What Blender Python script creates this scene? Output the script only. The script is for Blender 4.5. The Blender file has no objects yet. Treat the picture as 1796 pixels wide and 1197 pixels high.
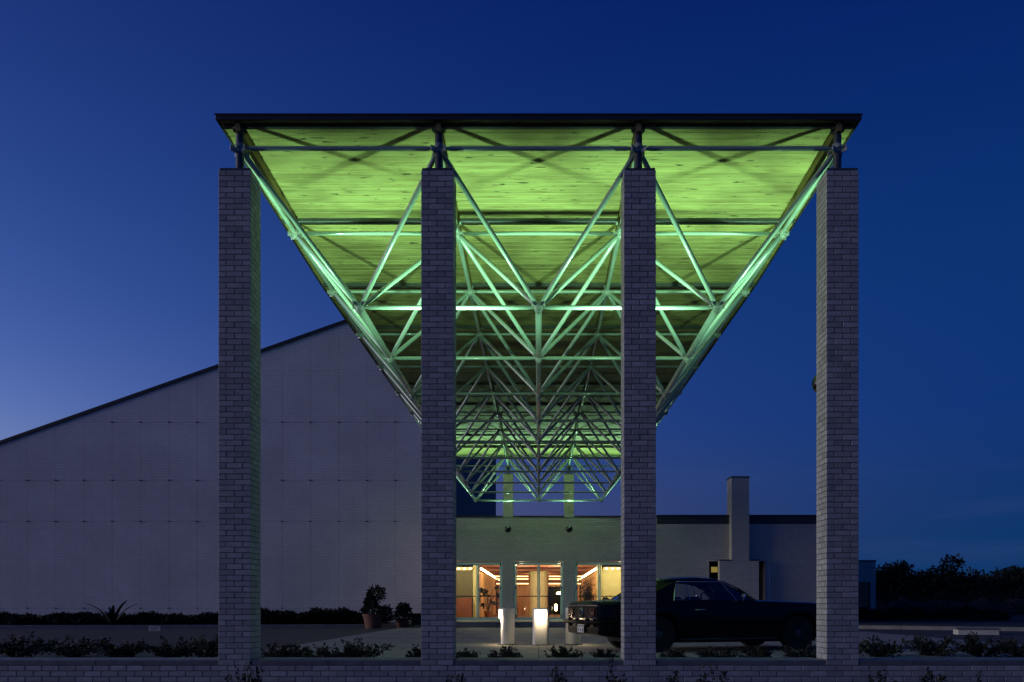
import bpy, math, random
import numpy as np
from mathutils import Vector, Matrix, Quaternion
R = math.radians
random.seed(7)
rng = np.random.default_rng(11)
sc = bpy.context.scene
col = sc.collection

# ------------------------------------------------------------------ camera, sky, sun, exposure
F = 1527.0                       # focal length in photograph pixels (1796 wide)
VX, VY, EYE = 944.6, 1061.0, 0.83
cam = bpy.data.cameras.new('camera')
cam_o = bpy.data.objects.new('camera', cam); col.objects.link(cam_o); sc.camera = cam_o
cam_o.location = (0, 0, EYE); cam_o.rotation_euler = (R(90), 0, 0)
cam.sensor_width = 36; cam.lens = F / 1796 * 36
cam.shift_x = (898 - VX) / 1796; cam.shift_y = (VY - 598.5) / 1796
cam.clip_end = 3000

world = bpy.data.worlds.new('World'); sc.world = world; world.use_nodes = True
wn = world.node_tree; wbg = wn.nodes['Background']
SUN_EL, SUN_ROT = -4.0, -76.0
sky = wn.nodes.new('ShaderNodeTexSky'); sky.sky_type = 'NISHITA'; sky.sun_disc = False
sky.sun_elevation = R(SUN_EL); sky.sun_rotation = R(SUN_ROT); sky.ozone_density = 2.8; sky.dust_density = 0.6
kmul = wn.nodes.new('ShaderNodeMix'); kmul.data_type = 'RGBA'; kmul.blend_type = 'MULTIPLY'; kmul.inputs[0].default_value = 1
kmul.inputs[7].default_value = (66.0, 44.0, 19.5, 1)
wgam = wn.nodes.new('ShaderNodeGamma'); wgam.inputs[1].default_value = 1.7        # film contrast in the afterglow
wn.links.new(sky.outputs[0], wgam.inputs[0]); wn.links.new(wgam.outputs[0], kmul.inputs[6])
wtc = wn.nodes.new('ShaderNodeTexCoord'); wsep = wn.nodes.new('ShaderNodeSeparateXYZ')
wn.links.new(wtc.outputs['Generated'], wsep.inputs[0])
wr = wn.nodes.new('ShaderNodeValToRGB')          # twilight scattered in the earth's shadow: paler at the horizon, deep blue overhead
wr.color_ramp.elements[0].position = 0.0; wr.color_ramp.elements[0].color = (0.006, 0.038, 0.135, 1)
wr.color_ramp.elements[1].position = 1.0; wr.color_ramp.elements[1].color = (0.0, 0.004, 0.070, 1)
for ps, cc in ((.07, (.005, .037, .145)), (.20, (.0, .029, .168)), (.36, (.0, .025, .146)), (.567, (.0, .010, .110))):
    e = wr.color_ramp.elements.new(ps); e.color = (*cc, 1)
wn.links.new(wsep.outputs[2], wr.inputs[0])
wadd = wn.nodes.new('ShaderNodeMix'); wadd.data_type = 'RGBA'; wadd.blend_type = 'ADD'; wadd.inputs[0].default_value = 1
wsub = wn.nodes.new('ShaderNodeMix'); wsub.data_type = 'RGBA'; wsub.blend_type = 'SUBTRACT'; wsub.inputs[0].default_value = 1; wsub.clamp_result = True
wsub.inputs[7].default_value = (0.0028, 0.0, 0.0, 1)
wn.links.new(kmul.outputs[2], wsub.inputs[6]); wn.links.new(wsub.outputs[2], wadd.inputs[6]); wn.links.new(wr.outputs[0], wadd.inputs[7])
# thin streaks of high cloud
wmap = wn.nodes.new('ShaderNodeMapping'); wmap.inputs['Scale'].default_value = (1.6, 1.6, 16); wmap.inputs['Rotation'].default_value = (0, R(4), 0)
wnz = wn.nodes.new('ShaderNodeTexNoise'); wnz.inputs['Scale'].default_value = 2.2; wnz.inputs['Detail'].default_value = 3
wn.links.new(wtc.outputs['Generated'], wmap.inputs[0]); wn.links.new(wmap.outputs[0], wnz.inputs[0])
wmr = wn.nodes.new('ShaderNodeMapRange'); wmr.inputs[1].default_value = .52; wmr.inputs[2].default_value = .8; wmr.inputs[3].default_value = 0; wmr.inputs[4].default_value = .35
wn.links.new(wnz.outputs[0], wmr.inputs[0])
wcl = wn.nodes.new('ShaderNodeMix'); wcl.data_type = 'RGBA'; wcl.inputs[7].default_value = (0.035, 0.06, 0.19, 1)
wlow = wn.nodes.new('ShaderNodeMapRange'); wlow.inputs[1].default_value = .10; wlow.inputs[2].default_value = .24; wlow.inputs[3].default_value = 1; wlow.inputs[4].default_value = 0
wfm = wn.nodes.new('ShaderNodeMath'); wfm.operation = 'MULTIPLY'
wn.links.new(wsep.outputs[2], wlow.inputs[0]); wn.links.new(wlow.outputs[0], wfm.inputs[0]); wn.links.new(wmr.outputs[0], wfm.inputs[1]); wn.links.new(wfm.outputs[0], wcl.inputs[0]); wn.links.new(wadd.outputs[2], wcl.inputs[6])
wn.links.new(wcl.outputs[2], wbg.inputs[0]); wbg.inputs[1].default_value = 1.0

sun = bpy.data.lights.new('sun', 'SUN'); sun.energy = 1.4; sun.angle = R(40); sun.color = (1.0, 0.94, 0.97)
sun_o = bpy.data.objects.new('sun', sun); col.objects.link(sun_o)
sun_o.rotation_euler = Vector((1.0, 0.065, -0.09)).to_track_quat('-Z', 'Y').to_euler()      # afterglow low in the west, off to the side

sc.view_settings.view_transform = 'Standard'; sc.view_settings.look = 'None'
sc.view_settings.exposure = 0.0; sc.view_settings.gamma = 1.0; sc.view_settings.use_curve_mapping = False
sc.render.engine = 'CYCLES'
sc.cycles.use_denoising = True
sc.cycles.max_bounces = 6; sc.cycles.transparent_max_bounces = 12
sc.cycles.sample_clamp_indirect = 4.0

def PX(px, d): return (px - VX) * d / F
def PZ(py, d): return EYE + (VY - py) * d / F

# ------------------------------------------------------------------ helpers
def tag(o, label=None, cat=None, group=None, kind=None):
    if label: o['label'] = label
    if cat: o['category'] = cat
    if group: o['group'] = group
    if kind: o['kind'] = kind
    return o
def link(o, parent=None):
    col.objects.link(o)
    if parent: o.parent = parent
    return o
def empty(name, loc=(0, 0, 0), rz=0.0):
    o = bpy.data.objects.new(name, None); o.location = loc; o.rotation_euler.z = rz
    o.empty_display_size = .2
    return link(o)
class MB:
    def __init__(s): s.v = []; s.f = []
    def add(s, v, f):
        n = len(s.v); s.v += [tuple(p) for p in v]; s.f += [tuple(i + n for i in q) for q in f]; return s
    def box(s, x0, x1, y0, y1, z0, z1, b=0.0):
        if b <= 0:
            v = [(x, y, z) for z in (z0, z1) for y in (y0, y1) for x in (x0, x1)]
            return s.add(v, [(0, 2, 3, 1), (4, 5, 7, 6), (0, 1, 5, 4), (2, 6, 7, 3), (0, 4, 6, 2), (1, 3, 7, 5)])
        def ring(z, k): return [(x0 + k, y0, z), (x1 - k, y0, z), (x1, y0 + k, z), (x1, y1 - k, z), (x1 - k, y1, z), (x0 + k, y1, z), (x0, y1 - k, z), (x0, y0 + k, z)]
        def inner(z): return [(x0 + b, y0 + b, z), (x1 - b, y0 + b, z), (x1 - b, y0 + b, z), (x1 - b, y1 - b, z), (x1 - b, y1 - b, z), (x0 + b, y1 - b, z), (x0 + b, y1 - b, z), (x0 + b, y0 + b, z)]
        v = inner(z0) + ring(z0 + b, b) + ring(z1 - b, b) + inner(z1)
        f = []
        for a in range(3):
            for i in range(8):
                j = (i + 1) % 8; f.append((a * 8 + i, a * 8 + j, a * 8 + 8 + j, a * 8 + 8 + i))
        f.append((0, 6, 4, 2)); f.append((24, 26, 28, 30))
        return s.add(v, f)
    def rings(s, rings, closed_ends=True):
        n = len(rings[0]); v = [p for r in rings for p in r]; f = []
        for a in range(len(rings) - 1):
            for i in range(n):
                j = (i + 1) % n; f.append((a * n + i, a * n + j, a * n + n + j, a * n + n + i))
        if closed_ends:
            f.append(tuple(range(n - 1, -1, -1))); k = (len(rings) - 1) * n; f.append(tuple(k + i for i in range(n)))
        return s.add(v, f)
    def lathe(s, prof, c=(0, 0, 0), n=16, ends=True):
        return s.rings([[(c[0] + r * math.cos(2 * math.pi * i / n), c[1] + r * math.sin(2 * math.pi * i / n), c[2] + z) for i in range(n)] for r, z in prof], ends)
    def tube(s, pts, rad, n=8):
        pts = [Vector(p) for p in pts]
        if not hasattr(rad, '__len__'): rad = [rad] * len(pts)
        rs = []; up = Vector((0.13, 0.21, 1)).normalized()
        for i, p in enumerate(pts):
            t = (pts[min(i + 1, len(pts) - 1)] - pts[max(i - 1, 0)]).normalized()
            a = t.cross(up)
            if a.length < .05: a = t.cross(Vector((1, 0, 0)))
            a.normalize(); b = t.cross(a)
            rs.append([p + (a * math.cos(2 * math.pi * k / n) + b * math.sin(2 * math.pi * k / n)) * rad[i] for k in range(n)])
        return s.rings(rs)
    def prism(s, poly, y0, y1):          # polygon in (x,z), extruded along y
        n = len(poly)
        v = [(x, y0, z) for x, z in poly] + [(x, y1, z) for x, z in poly]
        return s.add(v, [tuple(range(n)), tuple(range(2 * n - 1, n - 1, -1))] + [(i, i + n, (i + 1) % n + n, (i + 1) % n) for i in range(n)])
    def mesh(s, name, mat, smooth=None):
        m = bpy.data.meshes.new(name); m.from_pydata(s.v, [], s.f); m.validate(); m.update()
        if mat: m.materials.append(mat)
        if smooth:
            m.polygons.foreach_set('use_smooth', [True] * len(m.polygons)); m.set_sharp_from_angle(angle=R(smooth))
        return m
    def build(s, name, mat, parent=None, smooth=None, loc=None):
        o = bpy.data.objects.new(name, s.mesh(name, mat, smooth))
        if loc: o.location = loc
        return link(o, parent)
def inst(name, mesh, parent=None, loc=(0, 0, 0), rot=None):
    o = bpy.data.objects.new(name, mesh); o.location = loc
    if rot is not None:
        o.rotation_mode = 'QUATERNION'; o.rotation_quaternion = rot
    return link(o, parent)
def copy_tree(o, parent=None):
    c = o.copy(); col.objects.link(c); c.parent = parent
    for ch in list(o.children): copy_tree(ch, c)
    return c

# ------------------------------------------------------------------ materials
MATS = {}
def nmat(name, base, rough=.6, metal=0., spec=.5, var=0., noise=None, bump=None, coat=0., emis=None, estr=0.):
    """base colour with noise mottling (noise=(scale, dark colour, amount, stretch)), per-object tone (var) and bump=(scale, strength)"""
    m = bpy.data.materials.new(name); m.use_nodes = True; nt = m.node_tree; p = nt.nodes['Principled BSDF']
    p.inputs['Roughness'].default_value = rough; p.inputs['Metallic'].default_value = metal
    p.inputs['Specular IOR Level'].default_value = spec; p.inputs['Coat Weight'].default_value = coat
    p.inputs['Base Color'].default_value = (*base, 1)
    tc = nt.nodes.new('ShaderNodeTexCoord'); oi = nt.nodes.new('ShaderNodeObjectInfo')
    vec = tc.outputs['Object']
    if var:
        off = nt.nodes.new('ShaderNodeVectorMath'); off.operation = 'ADD'
        sc_ = nt.nodes.new('ShaderNodeMath'); sc_.operation = 'MULTIPLY'; sc_.inputs[1].default_value = 37.0
        nt.links.new(oi.outputs['Random'], sc_.inputs[0]); nt.links.new(vec, off.inputs[0]); nt.links.new(sc_.outputs[0], off.inputs[1]); vec = off.outputs[0]
    cur = None
    if noise:
        sl, dark, amt, st = noise
        mp = nt.nodes.new('ShaderNodeMapping'); mp.inputs['Scale'].default_value = st; nt.links.new(vec, mp.inputs[0])
        nz = nt.nodes.new('ShaderNodeTexNoise'); nz.inputs['Scale'].default_value = sl; nz.inputs['Detail'].default_value = 6; nz.inputs['Roughness'].default_value = .65
        nt.links.new(mp.outputs[0], nz.inputs[0])
        mr = nt.nodes.new('ShaderNodeMapRange'); mr.inputs[1].default_value = .35; mr.inputs[2].default_value = .7; mr.inputs[3].default_value = 0; mr.inputs[4].default_value = amt
        nt.links.new(nz.outputs[0], mr.inputs[0])
        mx = nt.nodes.new('ShaderNodeMix'); mx.data_type = 'RGBA'; mx.inputs[6].default_value = (*base, 1); mx.inputs[7].default_value = (*dark, 1)
        nt.links.new(mr.outputs[0], mx.inputs[0]); cur = mx.outputs[2]
    if var:
        mr2 = nt.nodes.new('ShaderNodeMapRange'); mr2.inputs[3].default_value = 1 - var; mr2.inputs[4].default_value = 1 + var
        nt.links.new(oi.outputs['Random'], mr2.inputs[0])
        hs = nt.nodes.new('ShaderNodeHueSaturation'); nt.links.new(mr2.outputs[0], hs.inputs['Value'])
        if cur: nt.links.new(cur, hs.inputs['Color'])
        else: hs.inputs['Color'].default_value = (*base, 1)
        cur = hs.outputs[0]
    if cur: nt.links.new(cur, p.inputs['Base Color'])
    if bump:
        nb = nt.nodes.new('ShaderNodeTexNoise'); nb.inputs['Scale'].default_value = bump[0]; nb.inputs['Detail'].default_value = 4
        nt.links.new(vec, nb.inputs[0]); bp = nt.nodes.new('ShaderNodeBump'); bp.inputs['Strength'].default_value = bump[1]; bp.inputs['Distance'].default_value = .01
        nt.links.new(nb.outputs[0], bp.inputs['Height']); nt.links.new(bp.outputs[0], p.inputs['Normal'])
    if emis:
        p.inputs['Emission Color'].default_value = (*emis, 1); p.inputs['Emission Strength'].default_value = estr
    MATS[name] = m; return m
def brick_wall_mat(name, c1, c2, mortar):
    m = bpy.data.materials.new(name); m.use_nodes = True; nt = m.node_tree; p = nt.nodes['Principled BSDF']; p.inputs['Roughness'].default_value = .8
    g = nt.nodes.new('ShaderNodeNewGeometry'); sx = nt.nodes.new('ShaderNodeSeparateXYZ'); nt.links.new(g.outputs['Position'], sx.inputs[0])
    ad = nt.nodes.new('ShaderNodeMath'); nt.links.new(sx.outputs[0], ad.inputs[0]); nt.links.new(sx.outputs[1], ad.inputs[1])
    cb = nt.nodes.new('ShaderNodeCombineXYZ'); nt.links.new(ad.outputs[0], cb.inputs[0]); nt.links.new(sx.outputs[2], cb.inputs[1])
    b = nt.nodes.new('ShaderNodeTexBrick'); b.inputs['Scale'].default_value = 1; b.inputs['Brick Width'].default_value = .2032; b.inputs['Row Height'].default_value = .0677
    b.inputs['Mortar Size'].default_value = .0055; b.inputs['Mortar Smooth'].default_value = .2; b.inputs['Bias'].default_value = 0
    b.inputs['Color1'].default_value = (*c1, 1); b.inputs['Color2'].default_value = (*c2, 1); b.inputs['Mortar'].default_value = (*mortar, 1)
    nt.links.new(cb.outputs[0], b.inputs[0])
    nz = nt.nodes.new('ShaderNodeTexNoise'); nz.inputs['Scale'].default_value = .6; nz.inputs['Detail'].default_value = 7; nt.links.new(g.outputs['Position'], nz.inputs[0])
    mr = nt.nodes.new('ShaderNodeMapRange'); mr.inputs[1].default_value = .3; mr.inputs[2].default_value = .7; mr.inputs[3].default_value = .88; mr.inputs[4].default_value = 1.06
    nt.links.new(nz.outputs[0], mr.inputs[0])
    hs = nt.nodes.new('ShaderNodeHueSaturation'); nt.links.new(mr.outputs[0], hs.inputs['Value']); nt.links.new(b.outputs[0], hs.inputs['Color']); nt.links.new(hs.outputs[0], p.inputs['Base Color'])
    bp = nt.nodes.new('ShaderNodeBump'); bp.invert = True; bp.inputs['Strength'].default_value = .6; bp.inputs['Distance'].default_value = .008
    nt.links.new(b.outputs[1], bp.inputs['Height']); nt.links.new(bp.outputs[0], p.inputs['Normal'])
    MATS[name] = m; return m
def glass_mat(name, tint, refl=.08):
    m = bpy.data.materials.new(name); m.use_nodes = True; nt = m.node_tree; nt.nodes.remove(nt.nodes['Principled BSDF'])
    out = nt.nodes['Material Output']; t = nt.nodes.new('ShaderNodeBsdfTransparent'); t.inputs[0].default_value = (*tint, 1)
    g = nt.nodes.new('ShaderNodeBsdfGlossy'); g.inputs['Roughness'].default_value = .02
    fr = nt.nodes.new('ShaderNodeFresnel'); fr.inputs[0].default_value = 1.45
    mx = nt.nodes.new('ShaderNodeMixShader'); nt.links.new(fr.outputs[0], mx.inputs[0]); nt.links.new(t.outputs[0], mx.inputs[1]); nt.links.new(g.outputs[0], mx.inputs[2])
    nt.links.new(mx.outputs[0], out.inputs[0]); MATS[name] = m; return m
def emit_mat(name, c, s):
    m = bpy.data.materials.new(name); m.use_nodes = True; nt = m.node_tree; nt.nodes.remove(nt.nodes['Principled BSDF'])
    e = nt.nodes.new('ShaderNodeEmission'); e.inputs[0].default_value = (*c, 1); e.inputs[1].default_value = s
    nt.links.new(e.outputs[0], nt.nodes['Material Output'].inputs[0]); MATS[name] = m; return m

one = (1, 1, 1)
M_BRICK = nmat('painted_brick', (.47, .46, .45), .75, var=.19, noise=(9, (.33, .31, .31), .8, one), bump=(70, .35))
M_MORTAR = nmat('mortar', (.19, .185, .18), .95, noise=(30, (.12, .115, .115), .8, one))
M_FARBRICK = brick_wall_mat('far_brick', (.68, .62, .56), (.60, .55, .49), (.28, .25, .23))
M_HALLBRICK = brick_wall_mat('hall_brick', (.84, .80, .76), (.78, .74, .70), (.46, .44, .42))
M_CLAD = nmat('dark_cladding', (.05, .055, .07), .6, noise=(2, (.035, .04, .05), .8, (1, 1, .2)))
M_PAINT = nmat('tube_paint', (.38, .50, .43), .22, spec=.6, noise=(5, (.28, .38, .32), .6, one), coat=.5)
M_NODE = nmat('node_paint', (.42, .48, .44), .35, noise=(20, (.25, .29, .26), .8, one))
M_DARKSTEEL = nmat('dark_steel', (.09, .10, .10), .45, metal=.3, noise=(12, (.05, .05, .05), .6, one))
M_ROOFEDGE = nmat('roof_edge_metal', (.055, .05, .055), .5, metal=.4, noise=(3, (.035, .03, .035), .6, one))
M_COPING = nmat('coping_concrete', (.20, .20, .21), .6, noise=(5, (.10, .10, .11), .9, one), bump=(40, .3))
M_CONC = nmat('paving_concrete', (.30, .29, .27), .75, noise=(.7, (.17, .165, .155), .9, one), bump=(60, .3))
M_ASPH = nmat('asphalt', (.05, .05, .053), .85, noise=(1.2, (.03, .03, .033), .9, one), bump=(90, .6))
M_SOIL = nmat('soil', (.035, .03, .022), .95, noise=(6, (.018, .015, .011), .9, one), bump=(25, .8))
M_GRASS = nmat('rough_ground', (.025, .03, .015), .95, noise=(3, (.012, .015, .008), .9, one), bump=(12, 1.0))
M_BLACK = nmat('black_enamel', (.012, .012, .012), .25, noise=(8, (.02, .02, .02), .5, one))
M_FRAME = nmat('door_frame_paint', (.62, .93, .74), .3, noise=(6, (.52, .84, .64), .5, one))
M_GLASS = glass_mat('door_glass', (.93, .95, .93))
M_CARGLASS = glass_mat('car_glass', (.86, .89, .90))
M_BOLL = nmat('bollard_paint', (.72, .70, .66), .55, noise=(4, (.5, .48, .44), .7, one), bump=(50, .15))
M_TERRA = nmat('terracotta', (.20, .085, .055), .8, noise=(6, (.12, .055, .04), .8, one), bump=(30, .3))
M_LEAF = nmat('leaf', (.013, .020, .009), .65, var=.25, noise=(4, (.007, .011, .005), .8, one))
M_LEAF2 = nmat('tree_leaf', (.018, .026, .013), .8, var=.25, noise=(1.5, (.01, .014, .007), .8, one))
M_BARK = nmat('bark', (.06, .045, .03), .9, noise=(12, (.03, .022, .015), .8, (1, 1, .3)), bump=(30, .6))
M_WHITECONC = nmat('white_concrete', (.62, .60, .57), .75, noise=(5, (.45, .43, .40), .7, one), bump=(40, .2))
M_CAR = nmat('car_black_paint', (.004, .004, .006), .22, spec=.2, coat=.14)
M_CHROME = nmat('chrome', (.75, .76, .78), .12, metal=1.0)
M_RUBBER = nmat('tyre_rubber', (.014, .014, .014), .8)
M_TRIMDARK = nmat('car_interior', (.005, .005, .006), .5, spec=.06)
M_TAIL = nmat('tail_light_red', (.05, .004, .004), .15, coat=.5)
M_PLATE = nmat('plate_white', (.60, .60, .58), .5)
M_INK = nmat('plate_ink', (.03, .035, .07), .5)
# lobby
M_LWALL = nmat('lobby_wall_yellow', (.58, .58, .30), .7, noise=(3, (.45, .38, .2), .6, one))
M_LOLIVE = nmat('lobby_panel_olive', (.13, .12, .065), .7, noise=(6, (.09, .08, .04), .7, (1, 1, .2)))
M_LRED = nmat('lobby_ceiling_redwood', (.30, .10, .05), .5, noise=(8, (.17, .055, .03), .8, (1, .1, 1)))
M_LBROWN = nmat('lobby_far_wall', (.36, .17, .08), .6, noise=(4, (.24, .11, .05), .8, (1, 1, .3)))
M_LFLOOR = nmat('lobby_carpet', (.22, .09, .05), .8, noise=(14, (.13, .05, .03), .8, one))
M_DRAPE = nmat('curtain_cloth', (.50, .26, .12), .8, noise=(10, (.33, .16, .07), .6, (1, 1, .15)))
M_WOODF = nmat('chair_wood', (.24, .08, .04), .45, noise=(12, (.13, .045, .02), .7, (1, 1, .2)))
M_CREAM = nmat('cream_plaster', (.66, .58, .36), .7, noise=(5, (.55, .47, .28), .5, one))
E_BULB = emit_mat('warm_bulb', (1.0, .72, .34), 26)
E_STRIP = emit_mat('light_strip', (1.0, .66, .26), 5.0)
E_BOLL = emit_mat('bollard_lamp', (1.0, .80, .46), 9)
E_GREEN = emit_mat('mercury_lens', (.45, 1.0, .66), 30)
E_YELLOW = emit_mat('yellow_lamp', (1.0, .75, .18), .22)

# deck boards: straw-coloured softwood, grain along the board, knots and dark streaks
def wood_mat():
    m = bpy.data.materials.new('deck_board'); m.use_nodes = True; nt = m.node_tree; p = nt.nodes['Principled BSDF']; p.inputs['Roughness'].default_value = .6
    L = nt.links.new
    tc = nt.nodes.new('ShaderNodeTexCoord'); oi = nt.nodes.new('ShaderNodeObjectInfo')
    mu = nt.nodes.new('ShaderNodeMath'); mu.operation = 'MULTIPLY'; mu.inputs[1].default_value = 53.0; L(oi.outputs['Random'], mu.inputs[0])
    of = nt.nodes.new('ShaderNodeVectorMath'); of.operation = 'ADD'; L(tc.outputs['Object'], of.inputs[0]); L(mu.outputs[0], of.inputs[1])
    def noise(scale, st, det=5):
        mp = nt.nodes.new('ShaderNodeMapping'); mp.inputs['Scale'].default_value = st; L(of.outputs[0], mp.inputs[0])
        n = nt.nodes.new('ShaderNodeTexNoise'); n.inputs['Scale'].default_value = scale; n.inputs['Detail'].default_value = det; n.inputs['Roughness'].default_value = .6; L(mp.outputs[0], n.inputs[0]); return n.outputs[0]
    def rng_(s, a, b, c, d):
        r = nt.nodes.new('ShaderNodeMapRange'); r.inputs[1].default_value = a; r.inputs[2].default_value = b; r.inputs[3].default_value = c; r.inputs[4].default_value = d; L(s, r.inputs[0]); return r.outputs[0]
    def mix(f, a, b):
        x = nt.nodes.new('ShaderNodeMix'); x.data_type = 'RGBA'; L(f, x.inputs[0])
        for k, c in ((6, a), (7, b)):
            if isinstance(c, tuple): x.inputs[k].default_value = (*c, 1)
            else: L(c, x.inputs[k])
        return x.outputs[2]
    c = mix(rng_(noise(22, (.05, 1, 1)), .4, .68, 0, 1), (.40, .375, .14), (.25, .215, .065))
    c = mix(rng_(noise(9, (.22, 1.2, 1)), .54, .70, 0, .7), c, (.17, .13, .04))
    c = mix(rng_(noise(7, (.5, 2.0, 1), 3), .64, .67, 0, .95), c, (.04, .026, .01))
    gp_ = nt.nodes.new('ShaderNodeNewGeometry'); n2 = nt.nodes.new('ShaderNodeTexNoise'); n2.inputs['Scale'].default_value = 1.1; n2.inputs['Detail'].default_value = 4
    L(gp_.outputs['Position'], n2.inputs[0]); c = mix(rng_(n2.outputs[0], .42, .66, 0, .7), c, (.17, .14, .045))      # water-stained patches
    hs = nt.nodes.new('ShaderNodeHueSaturation'); L(rng_(oi.outputs['Random'], 0, 1, .80, 1.14), hs.inputs['Value']); L(c, hs.inputs['Color']); L(hs.outputs[0], p.inputs['Base Color'])
    bp = nt.nodes.new('ShaderNodeBump'); bp.inputs['Strength'].default_value = .2; bp.inputs['Distance'].default_value = .004; L(noise(30, (.06, 1, 1)), bp.inputs['Height']); L(bp.outputs[0], p.inputs['Normal'])
    return m
M_WOOD = wood_mat()
M_BEAMWOOD = nmat('beam_wood', (.34, .25, .10), .65, noise=(10, (.20, .14, .05), .8, (1, .08, 1)))

# ------------------------------------------------------------------ ground
Y0 = 10.67; MOD = 2.44; YB = Y0 + 10 * MOD
CW = .197                      # half width of a brick column
YF = Y0 - CW                   # front plane of the columns and of the retaining wall
g = MB()
g.add([(-900, -60, -.77), (900, -60, -.77), (900, YF + .1, -.77), (-900, YF + .1, -.77), (900, YF + .1, -.02), (-900, YF + .1, -.02), (900, 1500, -.02), (-900, 1500, -.02)],
      [(0, 1, 2, 3), (3, 2, 4, 5), (5, 4, 6, 7)])
tag(g.build('ground', M_GRASS), kind='structure')
g = MB().box(-40, 30, YF + .55, 31.0, -.015, .0)
tag(g.build('driveway', M_ASPH), kind='structure')
# concrete court under the canopy, cast in slabs
court = empty('pavement'); tag(court, kind='structure')
slab = MB().box(-.605, .605, -1.212, 1.212, 0, .02, .006).mesh('slab', M_CONC)
for i in range(-4, 8):
    for j in range(8):
        inst('slab', slab, court, (i * 1.22 + .61, 12.3 + j * 2.44, .001))
def bed(name, pts, z=.10):
    n = len(pts); v = [(x, y, -.02) for x, y in pts] + [(x, y, z) for x, y in pts]
    tag(MB().add(v, [tuple(range(n, 2 * n))] + [(i, (i + 1) % n, (i + 1) % n + n, i + n) for i in range(n)]).build(name, M_SOIL), kind='structure')
bed('planting_bed', [(-40, 27.2), (-14, 30.2), (-4.9, 31.4), (-4.9, 37.3), (-40, 37.3)])
bed('planting_bed', [(10.4, 30.4), (19.5, 24.6), (60, 22), (60, 60), (10.4, 60)])
def kerb(pts):
    root = empty('kerb'); tag(root, kind='structure')
    for a, b in zip(pts[:-1], pts[1:]):
        a, b = Vector(a), Vector(b); n = max(1, int((b - a).length / 1.8)); ang = math.atan2(b.y - a.y, b.x - a.x); l = (b - a).length / n
        me = MB().box(.004, l - .004, -.15, 0, -.02, .125, .012).mesh('kerb_stone', M_CONC)
        for i in range(n):
            o = inst('kerb_stone', me, root, (a + (b - a) * (i / n)).to_3d()); o.rotation_euler.z = ang
kerb([(-40, 27.2), (-14, 30.2), (-4.9, 31.4)])
kerb([(10.4, 30.4), (19.5, 24.6), (60, 22)])
# landing in front of the doors
land = MB().box(-4.6, 4.6, 32.2, 34.86, -.02, .2, .015)
tag(land.build('entrance_landing', M_CONC), kind='structure')

# ------------------------------------------------------------------ retaining wall with coping
WT = .10; CH = .06775; BL = .2032; J = .009
rw = empty('retaining_wall', (0, 0, 0)); tag(rw, 'low white brick retaining wall with dark coping under the tall columns', 'wall')
bm_full = MB().box(-BL / 2 + J / 2, BL / 2 - J / 2, 0, .0955, J / 2, CH - J / 2, .004).mesh('brick', M_BRICK)
rest = MB()
for k in range(13):
    z = WT - (k + 1) * CH; off = (k % 2) * BL / 2
    for i in range(-62, 63):
        x = i * BL + off + .02
        if k < 4 and -6.95 < x < 6.35:
            o = inst('brick', bm_full, rw, (x, YF + random.uniform(-.0015, .0015), z)); o.rotation_euler.y = random.uniform(-.004, .004)
        else: rest.box(x - BL / 2 + J / 2, x + BL / 2 - J / 2, YF, YF + .0955, z + J / 2, z + CH - J / 2)
tag(rest.build('brick_courses', M_BRICK, rw), kind='stuff')
MB().box(-12.7, 12.7, YF + .006, YF + .5, -.79, WT - .006).build('mortar_core', M_MORTAR, rw)
NX = [-1.5 * MOD, -.5 * MOD, .5 * MOD, 1.5 * MOD]
spans = [(-12.7, NX[0] - CW), (NX[0] + CW, NX[1] - CW), (NX[1] + CW, NX[2] - CW), (NX[2] + CW, NX[3] - CW), (NX[3] + CW, 12.7)]
for a, b in spans:
    n = max(1, round((b - a) / 1.5)); l = (b - a) / n
    for i in range(n):
        MB().box(a + i * l + .003, a + (i + 1) * l - .003, YF + .012, YF + .56, WT + .0005 * (i % 2), .163 + random.uniform(-.001, .001), .006).build('coping_stone', M_COPING, rw)

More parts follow.
